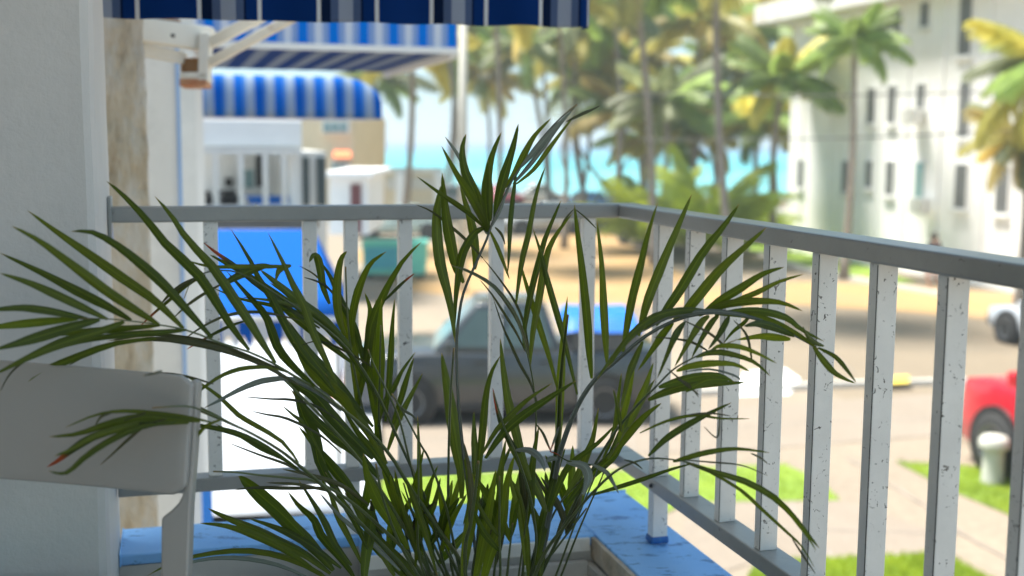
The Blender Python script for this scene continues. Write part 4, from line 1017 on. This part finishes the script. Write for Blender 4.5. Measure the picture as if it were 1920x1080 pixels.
# right upright with notch below the backrest
poly = [(357, 712), (371, 716), (366, 830), (357, 950), (352, 1090), (345, 1500), (296, 1500), (301, 1090), (302, 972), (320, 958), (334, 944), (341, 930), (352, 830)]
MB().prism([cp(x, y, .018) for x, y in poly], FW * .022).build('upright', MAT['chair'], ch, bevel=.003)
lpoly = [(x - 650, y + 5) for x, y in poly]
MB().prism([cp(x, y, .018) for x, y in lpoly], FW * .022).build('upright', MAT['chair'], ch, bevel=.003)
zs = H - .72
s_c = G(-60, 1075, zs)
seat0 = P(300, 1200, 1.40); 
f0 = Vector((P(320, 900, 1.40).x, P(320, 900, 1.40).y, 0)); f1 = Vector((P(-320, 900, 1.46).x, P(-320, 900, 1.46).y, 0))
dirv = Vector((-.16, .98, 0)).normalized()
def sb(z0, z1, a0, a1, k0, k1):
    p = lambda a, k, z: Vector((*(f0.lerp(f1, a) + dirv * k).xy, z)); return MB().hexa([p(a0, k0, z0), p(a1, k0, z0), p(a1, k1, z0), p(a0, k1, z0), p(a0, k0, z1), p(a1, k0, z1), p(a1, k1, z1), p(a0, k1, z1)])
sb(zs - .03, zs, 0, 1, .03, .42).build('seat', MAT['chair'], ch, bevel=.006)
sb(zs + .001, zs + .035, .06, .94, .05, .41).build('cushion', MAT['cushion'], ch, bevel=.012)
for a0 in (.0, .93):
    sb(H - 1.25, zs - .031, a0, a0 + .07, .38, .415).build('leg', MAT['chair'], ch, bevel=.003)
    sb(H - 1.25, zs - .031, a0, a0 + .07, .0, .035).build('leg', MAT['chair'], ch, bevel=.003)

# ================================================================== THE ARECA PALM
pl = thing('areca_palm', 'potted areca palm with long arching dark green fronds in the planter', 'potted palm', BF(.33, .36, -1.02))
BASE = BF(.33, .36, -1.0)
def cat(pts, n):
    out = []; m = len(pts)
    for i in range(n):
        x = i / (n - 1) * (m - 1); k = min(m - 2, int(x)); f = x - k
        p0 = pts[max(0, k - 1)]; p1 = pts[k]; p2 = pts[k + 1]; p3 = pts[min(m - 1, k + 2)]
        out.append(tuple(.5 * ((2 * b) + (-a + c) * f + (2 * a - 5 * b + 4 * c - d) * f * f + (-a + 3 * b - 3 * c + d) * f ** 3) for a, b, c, d in zip(p0, p1, p2, p3)))
    return out
def leaf(pts, w_, parent, mat='leaf', n=13, name='leaflet', tilt=None, prof=None, curl=0):
    """pts: (px,py,depth) tip first"""
    q = [P(*a) for a in cat(pts, n)]; m = MB(); tau = rnd.uniform(-.6, .6) if tilt is None else tilt
    tw = rnd.uniform(-.35, .35)
    for i, p in enumerate(q):
        k = i / (n - 1); T = (q[min(n - 1, i + 1)] - q[max(0, i - 1)]).normalized(); V = (p - CAM).normalized()
        S = T.cross(V)
        S = S.normalized() if S.length > 1e-4 else RT; N = S.cross(T).normalized()
        ta = tau + tw * (k - .5); S2 = S * math.cos(ta) + N * math.sin(ta); N2 = S2.cross(T)
        if prof: pr = prof(k)
        else: pr = (min(1, k / .5) ** .72) * (1 - .72 * max(0, (k - .62) / .38) ** 1.6)
        d_ = cat(pts, n)[i][2]; wm = w_ * d_ / FPX * pr / max(.6, math.cos(ta)) * .5 * (1 + .05 * noise.noise(p * 60)) + .0002
        fold = N2 * wm * .38
        m.v += [p - S2 * wm + fold, p - S2 * wm * .5 + fold * .38, p, p + S2 * wm * .5 + fold * .38, p + S2 * wm + fold]; m.uv += [(0, k), (.25, k), (.5, k), (.75, k), (1, k)]
    for i in range(n - 1):
        for j in range(4): a = i * 5 + j; m.f.append((a, a + 1, a + 6, a + 5))
    return m.build(name, MAT[mat], parent, smooth=True)
def frond(rach, leaves, r0=5, r1=1.5, matr='stalk'):
    """rach: list (px,py,d) tip..base ; leaves: 'w mat dz: x,y x,y ...' tip first"""
    q3 = cat(rach, 34); pts = [P(*a) for a in q3]
    rad = [max(.0004, (r1 + (r0 - r1) * (i / 33)) * .5 * q3[i][2] / FPX) for i in range(34)]
    f = MB().tube(pts, rad, 7).build('frond', MAT[matr], pl, smooth=True)
    for ln in leaves.strip().split('\n'):
        ln = ln.strip()
        if not ln: continue
        hd, body = ln.split(':'); h = hd.split(); w_ = float(h[0]) * .92; mt_ = {'g': 'leaf', 'b': 'leaf_bright', 's': 'leaf_grey', 'r': 'leaf_red', 't': 'leaf_thin'}[h[1]]
        dz = float(h[2]) if len(h) > 2 else rnd.uniform(-.09, .05)
        pp = [tuple(float(v) for v in a.split(',')) for a in body.split()]
        rx, ry = pp[-1]; dr = min(q3, key=lambda a: (a[0] - rx) ** 2 + (a[1] - ry) ** 2)[2]
        L = len(pp); pp3 = [(x, y, dr + dz * (1 - i / (L - 1))) for i, (x, y) in enumerate(pp)]
        leaf(pp3, w_, f, mt_)
    return f
B0 = (900, 1240, 1.93)
# ---- frond A : long left frond
frond([(150, 597, 1.36), (201, 598, 1.37), (246, 602, 1.38), (298, 609, 1.40), (354, 620, 1.42), (410, 642, 1.45), (467, 660, 1.48), (508, 679, 1.50), (540, 698, 1.53), (592, 729, 1.57), (633, 760, 1.61), (675, 794, 1.65), (706, 823, 1.69), (737, 861, 1.72), (768, 913, 1.76), (800, 959, 1.79), (841, 1020, 1.83), (872, 1072, 1.87), B0], """
20 g: 52,395 108,436 167,477 229,521 292,565 344,616
20 g: 22,424 73,452 135,498 198,546 250,580 298,609
19 g: 0,474 73,507 146,544 200,572 246,600
17 g: 0,512 62,532 133,564 202,598
16 g: -22,583 0,579 42,576 83,580 125,588 165,597
17 b: -18,616 0,612 42,607 94,602 146,598
22 g: -12,656 31,644 73,631 135,612 187,599
21 g: -14,704 42,676 94,652 135,637 185,622 233,603
15 g: -2,778 17,754 42,725 83,695 146,668 219,643 292,635
14 g: 60,640 110,625 170,620 230,615 300,610
13 g: 90,660 150,640 220,628 300,622 350,618
20 g: 133,434 173,436 219,461 271,502 312,540 354,586 398,634
20 g: 200,340 227,363 271,409 312,461 369,515 404,567 432,612 467,657
20 g: 290,368 320,402 352,449 400,501 435,553 467,601 491,640 517,681
18 g: 425,509 467,557 498,595 519,652 550,690 590,725
17 g: 433,430 467,484 487,526 508,557 540,620 571,669 600,700 629,738
16 g: 503,437 529,488 550,534 571,574 590,630 608,669 632,720
12 t: 170,655 240,640 310,636 404,652 487,680 560,722
9 t: 200,640 290,628 380,640 450,662 520,690
5 t: 120,690 200,650 290,635 370,636
4 t: 0,735 14,708 32,688 60,670 110,648
12 s: 383,765 410,752 446,733 480,719 508,713 550,712 602,737
9 g: 335,772 365,740 404,710 435,695 467,688 512,688 545,700
5 t: 265,708 300,700 350,706 400,720
""", 9, 2)
# ---- frond B : behind A, tip curling at the left
frond([(345, 560, 1.52), (362, 524, 1.53), (400, 508, 1.54), (450, 512, 1.55), (508, 545, 1.58), (590, 600, 1.62), (650, 652, 1.67), (700, 725, 1.72), (745, 820, 1.78), (800, 940, 1.83), (860, 1080, 1.88), (915, 1240, 1.93)], """
11 r: 382,455 405,473 440,497 480,530 540,575 600,615
11 g: 394,478 420,492 470,520 540,565 600,610
9 g: 345,487 394,500 446,500 508,500 546,499
17 g: 415,537 435,524 477,505 505,498
13 g: 517,527 522,510 530,502 546,498
8 t: 300,572 318,552 345,532 380,516
7 r: 262,612 285,590 320,560 350,535 385,515
6 t: 325,596 350,573 380,552 420,530
9 g: 454,557 508,563 550,572 592,588 650,640
19 g: 487,505 519,530 560,563 612,601 660,652
15 g: 462,515 508,555 560,600 610,640 660,680
8 g: 400,540 450,560 520,575 590,600 640,650
6 t: 340,640 380,612 430,590 490,585 560,600
6 r: 350,655 390,632 430,612 460,602
14 g: 505,530 550,560 600,600 650,655 700,735
16 g: 520,585 560,635 600,690 650,740 700,800
12 g: 540,600 580,655 640,720 690,790
""", 7, 1.6)
# ---- upright group left of centre
frond([(648, 500, 1.72), (652, 600, 1.74), (664, 692, 1.77), (690, 800, 1.80), (740, 930, 1.85), (820, 1080, 1.89), (905, 1240, 1.93)], """
16 g: 580,492 586,480 594,481 600,500 606,538 618,570
18 g: 650,471 639,490 633,540 636,590 647,630
20 g: 622,523 636,560 647,607 660,648 668,720 672,780
13 g: 602,492 620,520 640,565 668,620 680,670
16 g: 724,472 695,494 677,530 666,565 660,605 662,650
18 g: 790,454 758,486 731,530 714,565 697,607 689,660 680,713 668,775
15 g: 684,549 694,580 692,617 688,660 682,700
6 r: 777,513 758,528 739,546 720,565
4 t: 560,498 590,515 620,545 650,580
4 t: 570,520 600,530 625,548
""", 6, 3)
frond([(714, 610, 1.70), (712, 702, 1.73), (712, 800, 1.77), (735, 920, 1.82), (800, 1080, 1.88), (895, 1240, 1.93)], """
22 b: 716,560 712,607 712,652 710,702 708,765 706,830
11 g: 779,660 754,694 739,723 718,757 708,800
12 g: 776,671 765,705 752,750 735,800
13 g: 740,560 735,610 732,660 728,720 722,790
12 g: 705,560 702,620 700,690 704,760
17 g: 650,585 670,640 690,700 700,760 712,830
12 g: 792,700 770,740 745,790 725,850
""", 6, 3)
frond([(690, 655, 1.66), (702, 686, 1.67), (737, 757, 1.70), (752, 798, 1.73), (768, 865, 1.76), (779, 907, 1.79), (800, 990, 1.84), (850, 1100, 1.89), (905, 1240, 1.93)], "4 t: 560,650 600,640 660,665 700,690", 6, 3)
frond([(735, 738, 1.68), (760, 780, 1.70), (789, 834, 1.73), (806, 865, 1.76), (837, 955, 1.80), (860, 1060, 1.86), (910, 1240, 1.93)], "5 t: 790,800 775,780 760,770 745,755", 6, 3)
# ---- broad leaves left of the base
frond([(520, 700, 1.60), (560, 738, 1.62), (620, 800, 1.67), (680, 870, 1.72), (740, 960, 1.78), (810, 1080, 1.86), (890, 1240, 1.93)], """
24 g: 550,640 575,690 610,725 643,752 668,790
26 g: 535,708 560,725 590,742 622,780 655,815 700,860
24 g: 545,730 591,786 630,820 665,845 710,895
24 g: 545,712 556,740 567,777 587,819 602,880 640,930
14 s: 528,712 560,716 602,737 640,770
18 g: 610,700 650,760 690,810 725,870
17 g: 560,800 600,850 640,900 690,950
14 g: 640,760 670,810 710,860 750,930
8 g: 531,762 550,778 567,792 590,830 610,870
5 t: 458,744 508,748 550,750 600,765 650,800
5 t: 473,771 500,777 540,785 600,815 640,850
20 g: 600,840 640,890 670,940 720,1000
""", 9, 4)
# ---- frond H : low left, over the chair
frond([(285, 765, 1.30), (354, 762, 1.32), (404, 781, 1.36), (446, 800, 1.40), (487, 821, 1.44), (529, 847, 1.50), (560, 872, 1.55), (610, 915, 1.62), (680, 985, 1.70), (770, 1080, 1.80), (880, 1240, 1.92)], """
17 g: 92,819 146,814 208,794 271,783 312,784 375,790
16 r: 88,876 112,862 135,844 177,819 240,800 292,794
15 g: 102,855 135,843 177,819 240,801 292,794 354,793
13 g: 90,882 110,887 129,883 156,858 198,829 250,804 292,794 330,792
6 t: 188,872 215,848 240,825 271,800 312,785
8 g: 122,802 177,779 229,771 292,775 354,783 396,792
5 t: 178,800 190,782 210,774
11 g: 200,773 250,762 312,757 354,760 396,777 450,803
7 g: 344,857 352,838 365,822 387,798 420,785
5 t: 268,705 295,698 305,695
10 g: 348,706 379,721 412,744 446,777 477,796 529,828 560,868
9 g: 404,795 446,815 490,840 529,858 560,880
4 t: 230,790 265,777 272,772
12 g: 300,795 370,798 440,812 500,840 560,880
""", 9, 3)
# ---- frond I : bottom left
frond([(400, 884, 1.52), (446, 886, 1.54), (487, 891, 1.56), (550, 897, 1.60), (592, 903, 1.63), (650, 935, 1.68), (710, 985, 1.74), (780, 1060, 1.82), (880, 1240, 1.92)], """
5 t: 430,831 487,853 540,872 600,905
27 g: 447,893 477,928 519,962 560,1000 592,1032 625,1070
24 b: 447,893 462,905 490,930 530,965 570,1005
20 g: 390,953 425,970 477,991 519,1012 571,1037 620,1075
15 g: 375,981 425,987 477,1005 529,1030 585,1065
15 g: 467,972 508,985 550,1003 592,1028 640,1065
17 g: 540,922 560,949 587,974 602,1007 640,1050 665,1085
12 g: 275,1080 330,1052 400,1036 470,1032 540,1046 600,1075 640,1110
9 s: 300,1076 370,1052 440,1047 520,1060 590,1090
7 t: 440,918 480,914 550,915 633,914
6 t: 500,905 560,908 620,922
14 g: 560,900 590,945 612,982 630,1020 660,1060
13 g: 600,893 621,930 633,966 654,1007 680,1060
13 g: 610,885 640,935 665,975 690,1030
9 t: 530,880 580,890 640,910 690,945
""", 8, 3)
# ---- bright blades in the middle
frond([(705, 870, 1.62), (720, 940, 1.66), (760, 1040, 1.74), (840, 1160, 1.86), (895, 1240, 1.92)], """
26 b: 681,850 688,890 702,925 718,955 738,985 765,1030
24 b: 700,930 697,965 693,1001 686,1042 682,1100
20 g: 640,900 675,960 705,1010 740,1080
18 g: 690,980 720,1020 760,1060 800,1110
16 g: 650,960 690,1010 740,1060 800,1120
10 s: 600,925 640,970 700,1020 750,1070
""", 7, 4)
frond([(785, 800, 1.66), (785, 900, 1.69), (785, 960, 1.72), (790, 1060, 1.80), (860, 1240, 1.92)], """
13 b: 783,780 785,840 786,897 785,959 782,1010 779,1062
14 g: 740,880 750,940 770,1000 790,1060
14 g: 820,1080 800,1010 780,950 762,900
""", 6, 2)
frond([(897, 865, 1.63), (893, 907, 1.66), (883, 980, 1.71), (872, 1042, 1.77), (880, 1240, 1.92)], """
15 g: 938,667 920,700 910,744 904,807 898,865 893,915
24 b: 905,800 900,850 893,907 884,975 874,1035 868,1090
20 b: 930,880 922,928 912,985 900,1045 888,1100
24 b: 965,852 950,915 941,980 920,1040 902,1110
13 g: 889,772 890,810 891,850 889,890
11 t: 870,830 880,880 884,930 880,980
""", 8, 5)
frond([(851, 652, 1.78), (846, 723, 1.79), (843, 786, 1.80), (841, 865, 1.82), (841, 959, 1.85), (850, 1080, 1.89), (905, 1240, 1.93)], """
25 g: 828,661 833,690 840,730 848,780 857,840 864,880 866,935
12 g: 868,985 880,940 878,890 870,850
""", 6, 4)
# ---- frond E : tall central frond
frond([(1082, 196, 1.62), (1047, 225, 1.62), (1009, 268, 1.63), (988, 296, 1.64), (959, 340, 1.65), (926, 411, 1.66), (912, 450, 1.67), (893, 492, 1.69), (870, 546, 1.71), (861, 590, 1.73), (856, 650, 1.75), (860, 760, 1.78), (875, 900, 1.83), (895, 1060, 1.89), (915, 1240, 1.94)], """
17 g: 828,274 853,323 880,367 903,411 914,440
13 s: 834,256 863,298 888,357 905,415 913,438
20 g: 874,251 867,280 872,320 890,360 909,405 914,435
19 g: 940,248 922,294 913,346 912,388 916,430
19 g: 972,232 962,276 947,325 936,367 928,408
14 g: 1033,222 1003,254 983,290 966,325 948,352
9 s: 1080,198 1047,238 1009,290 984,321 962,345
9 g: 1078,215 1052,248 1028,280 1000,318 968,345
12 s: 1074,206 1040,240 1005,280 975,315
6 t: 1125,198 1108,206 1092,213 1062,228
22 g: 829,324 833,367 838,411 846,453 856,500 870,530
22 g: 853,642 849,598 839,546 826,494 820,440 820,392 829,350
18 g: 862,342 872,378 882,411 888,440 892,475 890,505
17 g: 852,625 853,567 857,525 863,484 874,457 892,433 913,425
8 g: 955,523 945,495 932,462 918,432
5 t: 947,459 940,440 928,426
10 g: 952,512 955,470 957,421 962,370 968,325
11 g: 782,331 822,361 853,382 880,402 905,425
6 t: 780,384 811,398 853,432 878,455 905,484
12 g: 888,340 899,370 906,400 912,430
14 g: 915,300 918,340 919,380 920,415
5 s: 957,345 945,375 935,400 922,425
5 t: 905,484 936,523 967,570 985,620 995,690
""", 7, 3.0, 'leaf_grey')
frond([(846, 497, 1.60), (870, 507, 1.60), (905, 525, 1.60), (936, 550, 1.61), (957, 577, 1.62), (975, 615, 1.64), (988, 660, 1.67), (1000, 720, 1.70), (1005, 800, 1.74), (990, 950, 1.80), (950, 1240, 1.92)], """
9 t: 845,498 880,508 925,535 957,575 978,615 992,665
5 t: 900,525 922,552 945,588 968,625 985,660
6 t: 924,557 942,611 954,638 975,684 995,719 1008,758
""", 4, 1.5)
# ---- fronds right of centre (long narrow upright leaflets)
frond([(1065, 590, 1.70), (1055, 673, 1.72), (1050, 736, 1.74), (1047, 811, 1.77), (1035, 900, 1.80), (1010, 1020, 1.85), (950, 1240, 1.93)], """
12 g: 1023,312 1011,346 1001,388 992,440 982,480 975,520 968,570
13 g: 1052,376 1040,405 1022,450 1009,500 997,548 985,611 983,655
15 g: 1075,398 1049,432 1030,467 1021,507 1011,567 1000,625 994,684
13 g: 999,428 1013,469 1022,507 1033,546 1050,605 1062,650 1083,740
12 g: 974,488 984,525 997,567 1012,615 1028,665 1045,728
17 b: 1064,556 1058,611 1053,673 1050,736 1047,811 1042,880
17 g: 1077,383 1082,432 1092,515 1101,611 1104,660 1109,710
16 g: 1119,413 1128,494 1132,578 1135,630 1138,680
3 t: 1075,390 1095,405 1118,428
4 t: 1076,392 1060,410 1045,440
""", 15, 4, 'leaf')
# ---- frond N : big right arching frond
frond([(1534, 655, 1.50), (1508, 639, 1.50), (1448, 608, 1.51), (1388, 591, 1.52), (1328, 587, 1.54), (1268, 600, 1.56), (1208, 632, 1.58), (1160, 673, 1.60), (1120, 707, 1.62), (1089, 750, 1.65), (1065, 803, 1.68), (1047, 860, 1.72), (1035, 930, 1.77), (1015, 1040, 1.83), (960, 1240, 1.93)], """
17 g: 1233,380 1214,443 1202,495 1186,558 1176,610 1168,660
19 g: 1297,364 1277,412 1250,475 1222,543 1208,585 1197,630
20 g: 1386,382 1358,422 1316,475 1275,543 1248,582 1230,610
21 g: 1437,426 1400,458 1347,506 1306,556 1284,582 1262,602
17 g: 1470,501 1431,514 1389,541 1347,566 1318,588
11 g: 1506,514 1462,527 1420,547 1379,564 1335,586
16 g: 1504,583 1460,567 1400,566 1350,574 1310,592
15 g: 1545,640 1503,617 1477,596 1436,584 1390,582 1340,590
14 g: 1534,655 1500,630 1448,604 1400,592 1350,590
9 g: 1605,717 1588,694 1566,669 1534,652
13 g: 1604,719 1568,701 1545,677 1525,650
15 b: 1381,637 1424,630 1455,632 1482,636
17 g: 1395,612 1420,606 1450,612 1490,630
8 g: 1357,643 1374,622 1395,605 1407,590
12 g: 1328,655 1345,632 1360,605 1366,592
12 g: 1297,671 1316,635 1335,605 1348,592
14 g: 1265,688 1294,638 1315,605 1330,592
14 g: 1232,710 1258,645 1270,620 1284,603
15 g: 1196,695 1225,652 1243,625 1262,605
14 g: 1163,770 1178,706 1190,675 1205,640
16 g: 1140,690 1165,650 1195,615 1235,590 1290,580 1340,585
14 g: 1120,710 1150,670 1190,625 1235,598 1290,585
10 s: 1200,625 1250,596 1310,584 1370,586 1430,600
5 t: 1280,600 1330,625 1365,655
5 t: 1225,632 1290,640 1330,660
10 g: 1505,612 1515,630 1530,642 1545,648
5 t: 1375,600 1400,630 1410,680
""", 13, 3, 'leaf_grey')
frond([(1381, 637, 1.46), (1328, 658, 1.47), (1292, 675, 1.48), (1261, 694, 1.50), (1227, 728, 1.53), (1191, 764, 1.57), (1150, 815, 1.62), (1105, 890, 1.69), (1060, 980, 1.77), (1000, 1110, 1.86), (940, 1240, 1.93)], """
10 b: 1456,681 1424,664 1388,650 1352,648 1335,655
12 g: 1444,705 1412,678 1364,663 1330,662 1305,670
14 b: 1407,697 1376,682 1328,680 1290,686 1268,695
17 b: 1378,717 1347,703 1304,706 1265,716 1235,726
17 g: 1398,717 1352,718 1290,722 1245,735 1215,750
4 s: 1382,708 1388,712 1375,703 1330,692 1285,697
14 b: 1285,735 1300,725 1330,712 1365,712
16 g: 1228,711 1208,747 1184,788 1165,814 1140,860
14 g: 1240,756 1210,780 1180,815 1150,855
12 b: 1190,680 1180,730 1168,780 1160,830
14 b: 1225,680 1212,720 1195,760 1178,800
9 g: 1150,730 1160,770 1165,810
10 g: 1165,700 1158,750 1150,810 1130,860
5 t: 1250,690 1285,720 1310,740
4 t: 1310,745 1290,720 1270,712
""", 7, 2)
# ---- frond Q : low right
frond([(1300, 870, 1.42), (1271, 863, 1.44), (1216, 860, 1.48), (1160, 880, 1.53), (1110, 925, 1.60), (1060, 985, 1.68), (1010, 1060, 1.77), (950, 1240, 1.92)], """
14 g: 1371,755 1328,776 1280,802 1245,826 1216,855
6 g: 1406,785 1352,785 1304,779 1250,790 1200,812
11 g: 1443,849 1382,842 1327,849 1285,860 1262,866
13 g: 1536,1028 1518,1005 1493,974 1452,933 1396,902 1332,883 1285,866
7 b: 1530,1032 1513,1005 1496,983 1470,950 1440,925
7 g: 1527,1064 1503,1025 1479,1002 1424,952 1388,919 1332,886 1290,867
4 t: 1529,1076 1507,1044 1485,1010
4 t: 1440,870 1425,857 1408,850
3 t: 1440,892 1390,872 1330,866 1280,862
9 g: 1302,868 1257,880 1202,899 1155,914 1110,928
4 t: 1205,880 1190,868 1170,862
3 t: 1320,800 1345,820 1350,775
4 t: 1370,780 1330,775 1290,778
""", 8, 2)
# ---- folded grey leaflets and centre tangle
frond([(1031, 846, 1.60), (1045, 852, 1.60), (1060, 862, 1.60), (1080, 868, 1.60), (1108, 872, 1.60)], """
19 s: 1093,930 1100,912 1104,893 1094,873 1062,866
9 s: 1160,925 1148,902 1135,884 1108,870
14 s: 1022,884 1018,868 1008,852 990,842 967,843
10 s: 1046,862 1036,860 1024,866
5 r: 1035,850 1028,835 1018,812 1005,795
5 r: 1032,845 1040,822 1048,800
""", 4, 2, 'leaf_red')
frond([(925, 735, 1.60), (945, 800, 1.62), (975, 870, 1.66), (1000, 960, 1.72), (1000, 1060, 1.80), (940, 1240, 1.93)], """
12 r: 924,728 932,765 942,798 955,825 975,850
20 g: 940,790 955,825 983,873 1010,919 1025,960
19 g: 938,634 943,684 952,746 965,798 977,845 995,900
11 g: 1034,719 995,744 968,767 930,806 905,850
17 g: 1080,714 1037,742 985,777 945,812 910,860
14 g: 960,900 975,935 988,1011 992,1090
9 b: 955,870 960,910 975,967 985,1060
22 g: 1022,884 1028,936 1018,978 1005,1060
20 g: 985,930 1005,970 1015,1020 1012,1090
16 g: 1122,765 1112,821 1100,853 1085,890 1060,930
18 g: 1195,785 1165,832 1145,860 1100,900 1060,950
13 g: 1155,795 1120,832 1068,873 1047,915 1030,960
14 g: 1010,800 1000,850 995,900 1000,950
12 g: 1060,840 1045,880 1030,930 1015,990
""", 6, 3)
for (x0, y0, x1, y1) in ((1129, 894, 1050, 1085), (1115, 894, 1040, 1085), (1160, 832, 1040, 960)):
    frond([(x0, y0, 1.66), ((x0 + x1) / 2, (y0 + y1) / 2 - 5, 1.72), (x1, y1, 1.80), (x1 - 60, y1 + 150, 1.9)], "3 t: %d,%d %d,%d" % (x0 + 8, y0 - 22, x0, y0), 5, 3)
# ---- tangle near the base : stems and short blades fanning up
for i in range(14):
    bx = rnd.uniform(740, 1060); tx = bx + (bx - 900) * rnd.uniform(.3, .9) + rnd.uniform(-40, 40); ty = rnd.uniform(890, 985); d0 = rnd.uniform(1.74, 1.96)
    fx = 900 + (bx - 900) * .35
    lv = []
    for k in range(rnd.choice((3, 4, 4, 5))):
        f = rnd.uniform(.15, .7); rx = tx + (bx - tx) * f; ry = ty + (1100 - ty) * f
        lx = rx + rnd.uniform(-75, 75); ly = ry - rnd.uniform(70, 150)
        lv.append('%d %s: %d,%d %d,%d %d,%d' % (rnd.randint(8, 18), rnd.choice('ggbbt'), lx, ly, (lx + rx) / 2 + rnd.uniform(-8, 8), (ly + ry) / 2, rx, ry))
    frond([(tx, ty, d0 - .08), ((tx + bx) / 2, (ty + 1100) / 2, d0 - .04), (bx, 1100, d0), (fx, 1260, 1.93)], '\n'.join(lv), 7, 3)
# sheath clump at the base
for i in range(8):
    a = i * .8; p0 = BASE + Vector((math.cos(a) * .05, math.sin(a) * .04, -.05)); p1 = p0 + Vector((math.cos(a) * .06, math.sin(a) * .05, .30))
    MB().tube([p0, p0.lerp(p1, .5), p1], [.014, .012, .008], 8).build('cane', MAT['stalk'], pl, smooth=True)

# ================================================================== sea haze
hzm = bpy.data.materials.new('haze_air'); hzm.use_nodes = True; hn = hzm.node_tree; hn.nodes.clear()
ho = hn.nodes.new('ShaderNodeOutputMaterial'); hv_ = hn.nodes.new('ShaderNodeVolumePrincipled')
hv_.inputs['Color'].default_value = (.80, .93, 1, 1); hv_.inputs['Density'].default_value = .0014; hv_.inputs['Anisotropy'].default_value = .2
hn.links.new(hv_.outputs[0], ho.inputs['Volume'])
tag(MB().box(-9200, 9200, -60, 15200, -2.0, 24.0).build('haze', hzm), 'thin pale sea haze hanging over the street and the water', 'haze', kind='stuff')
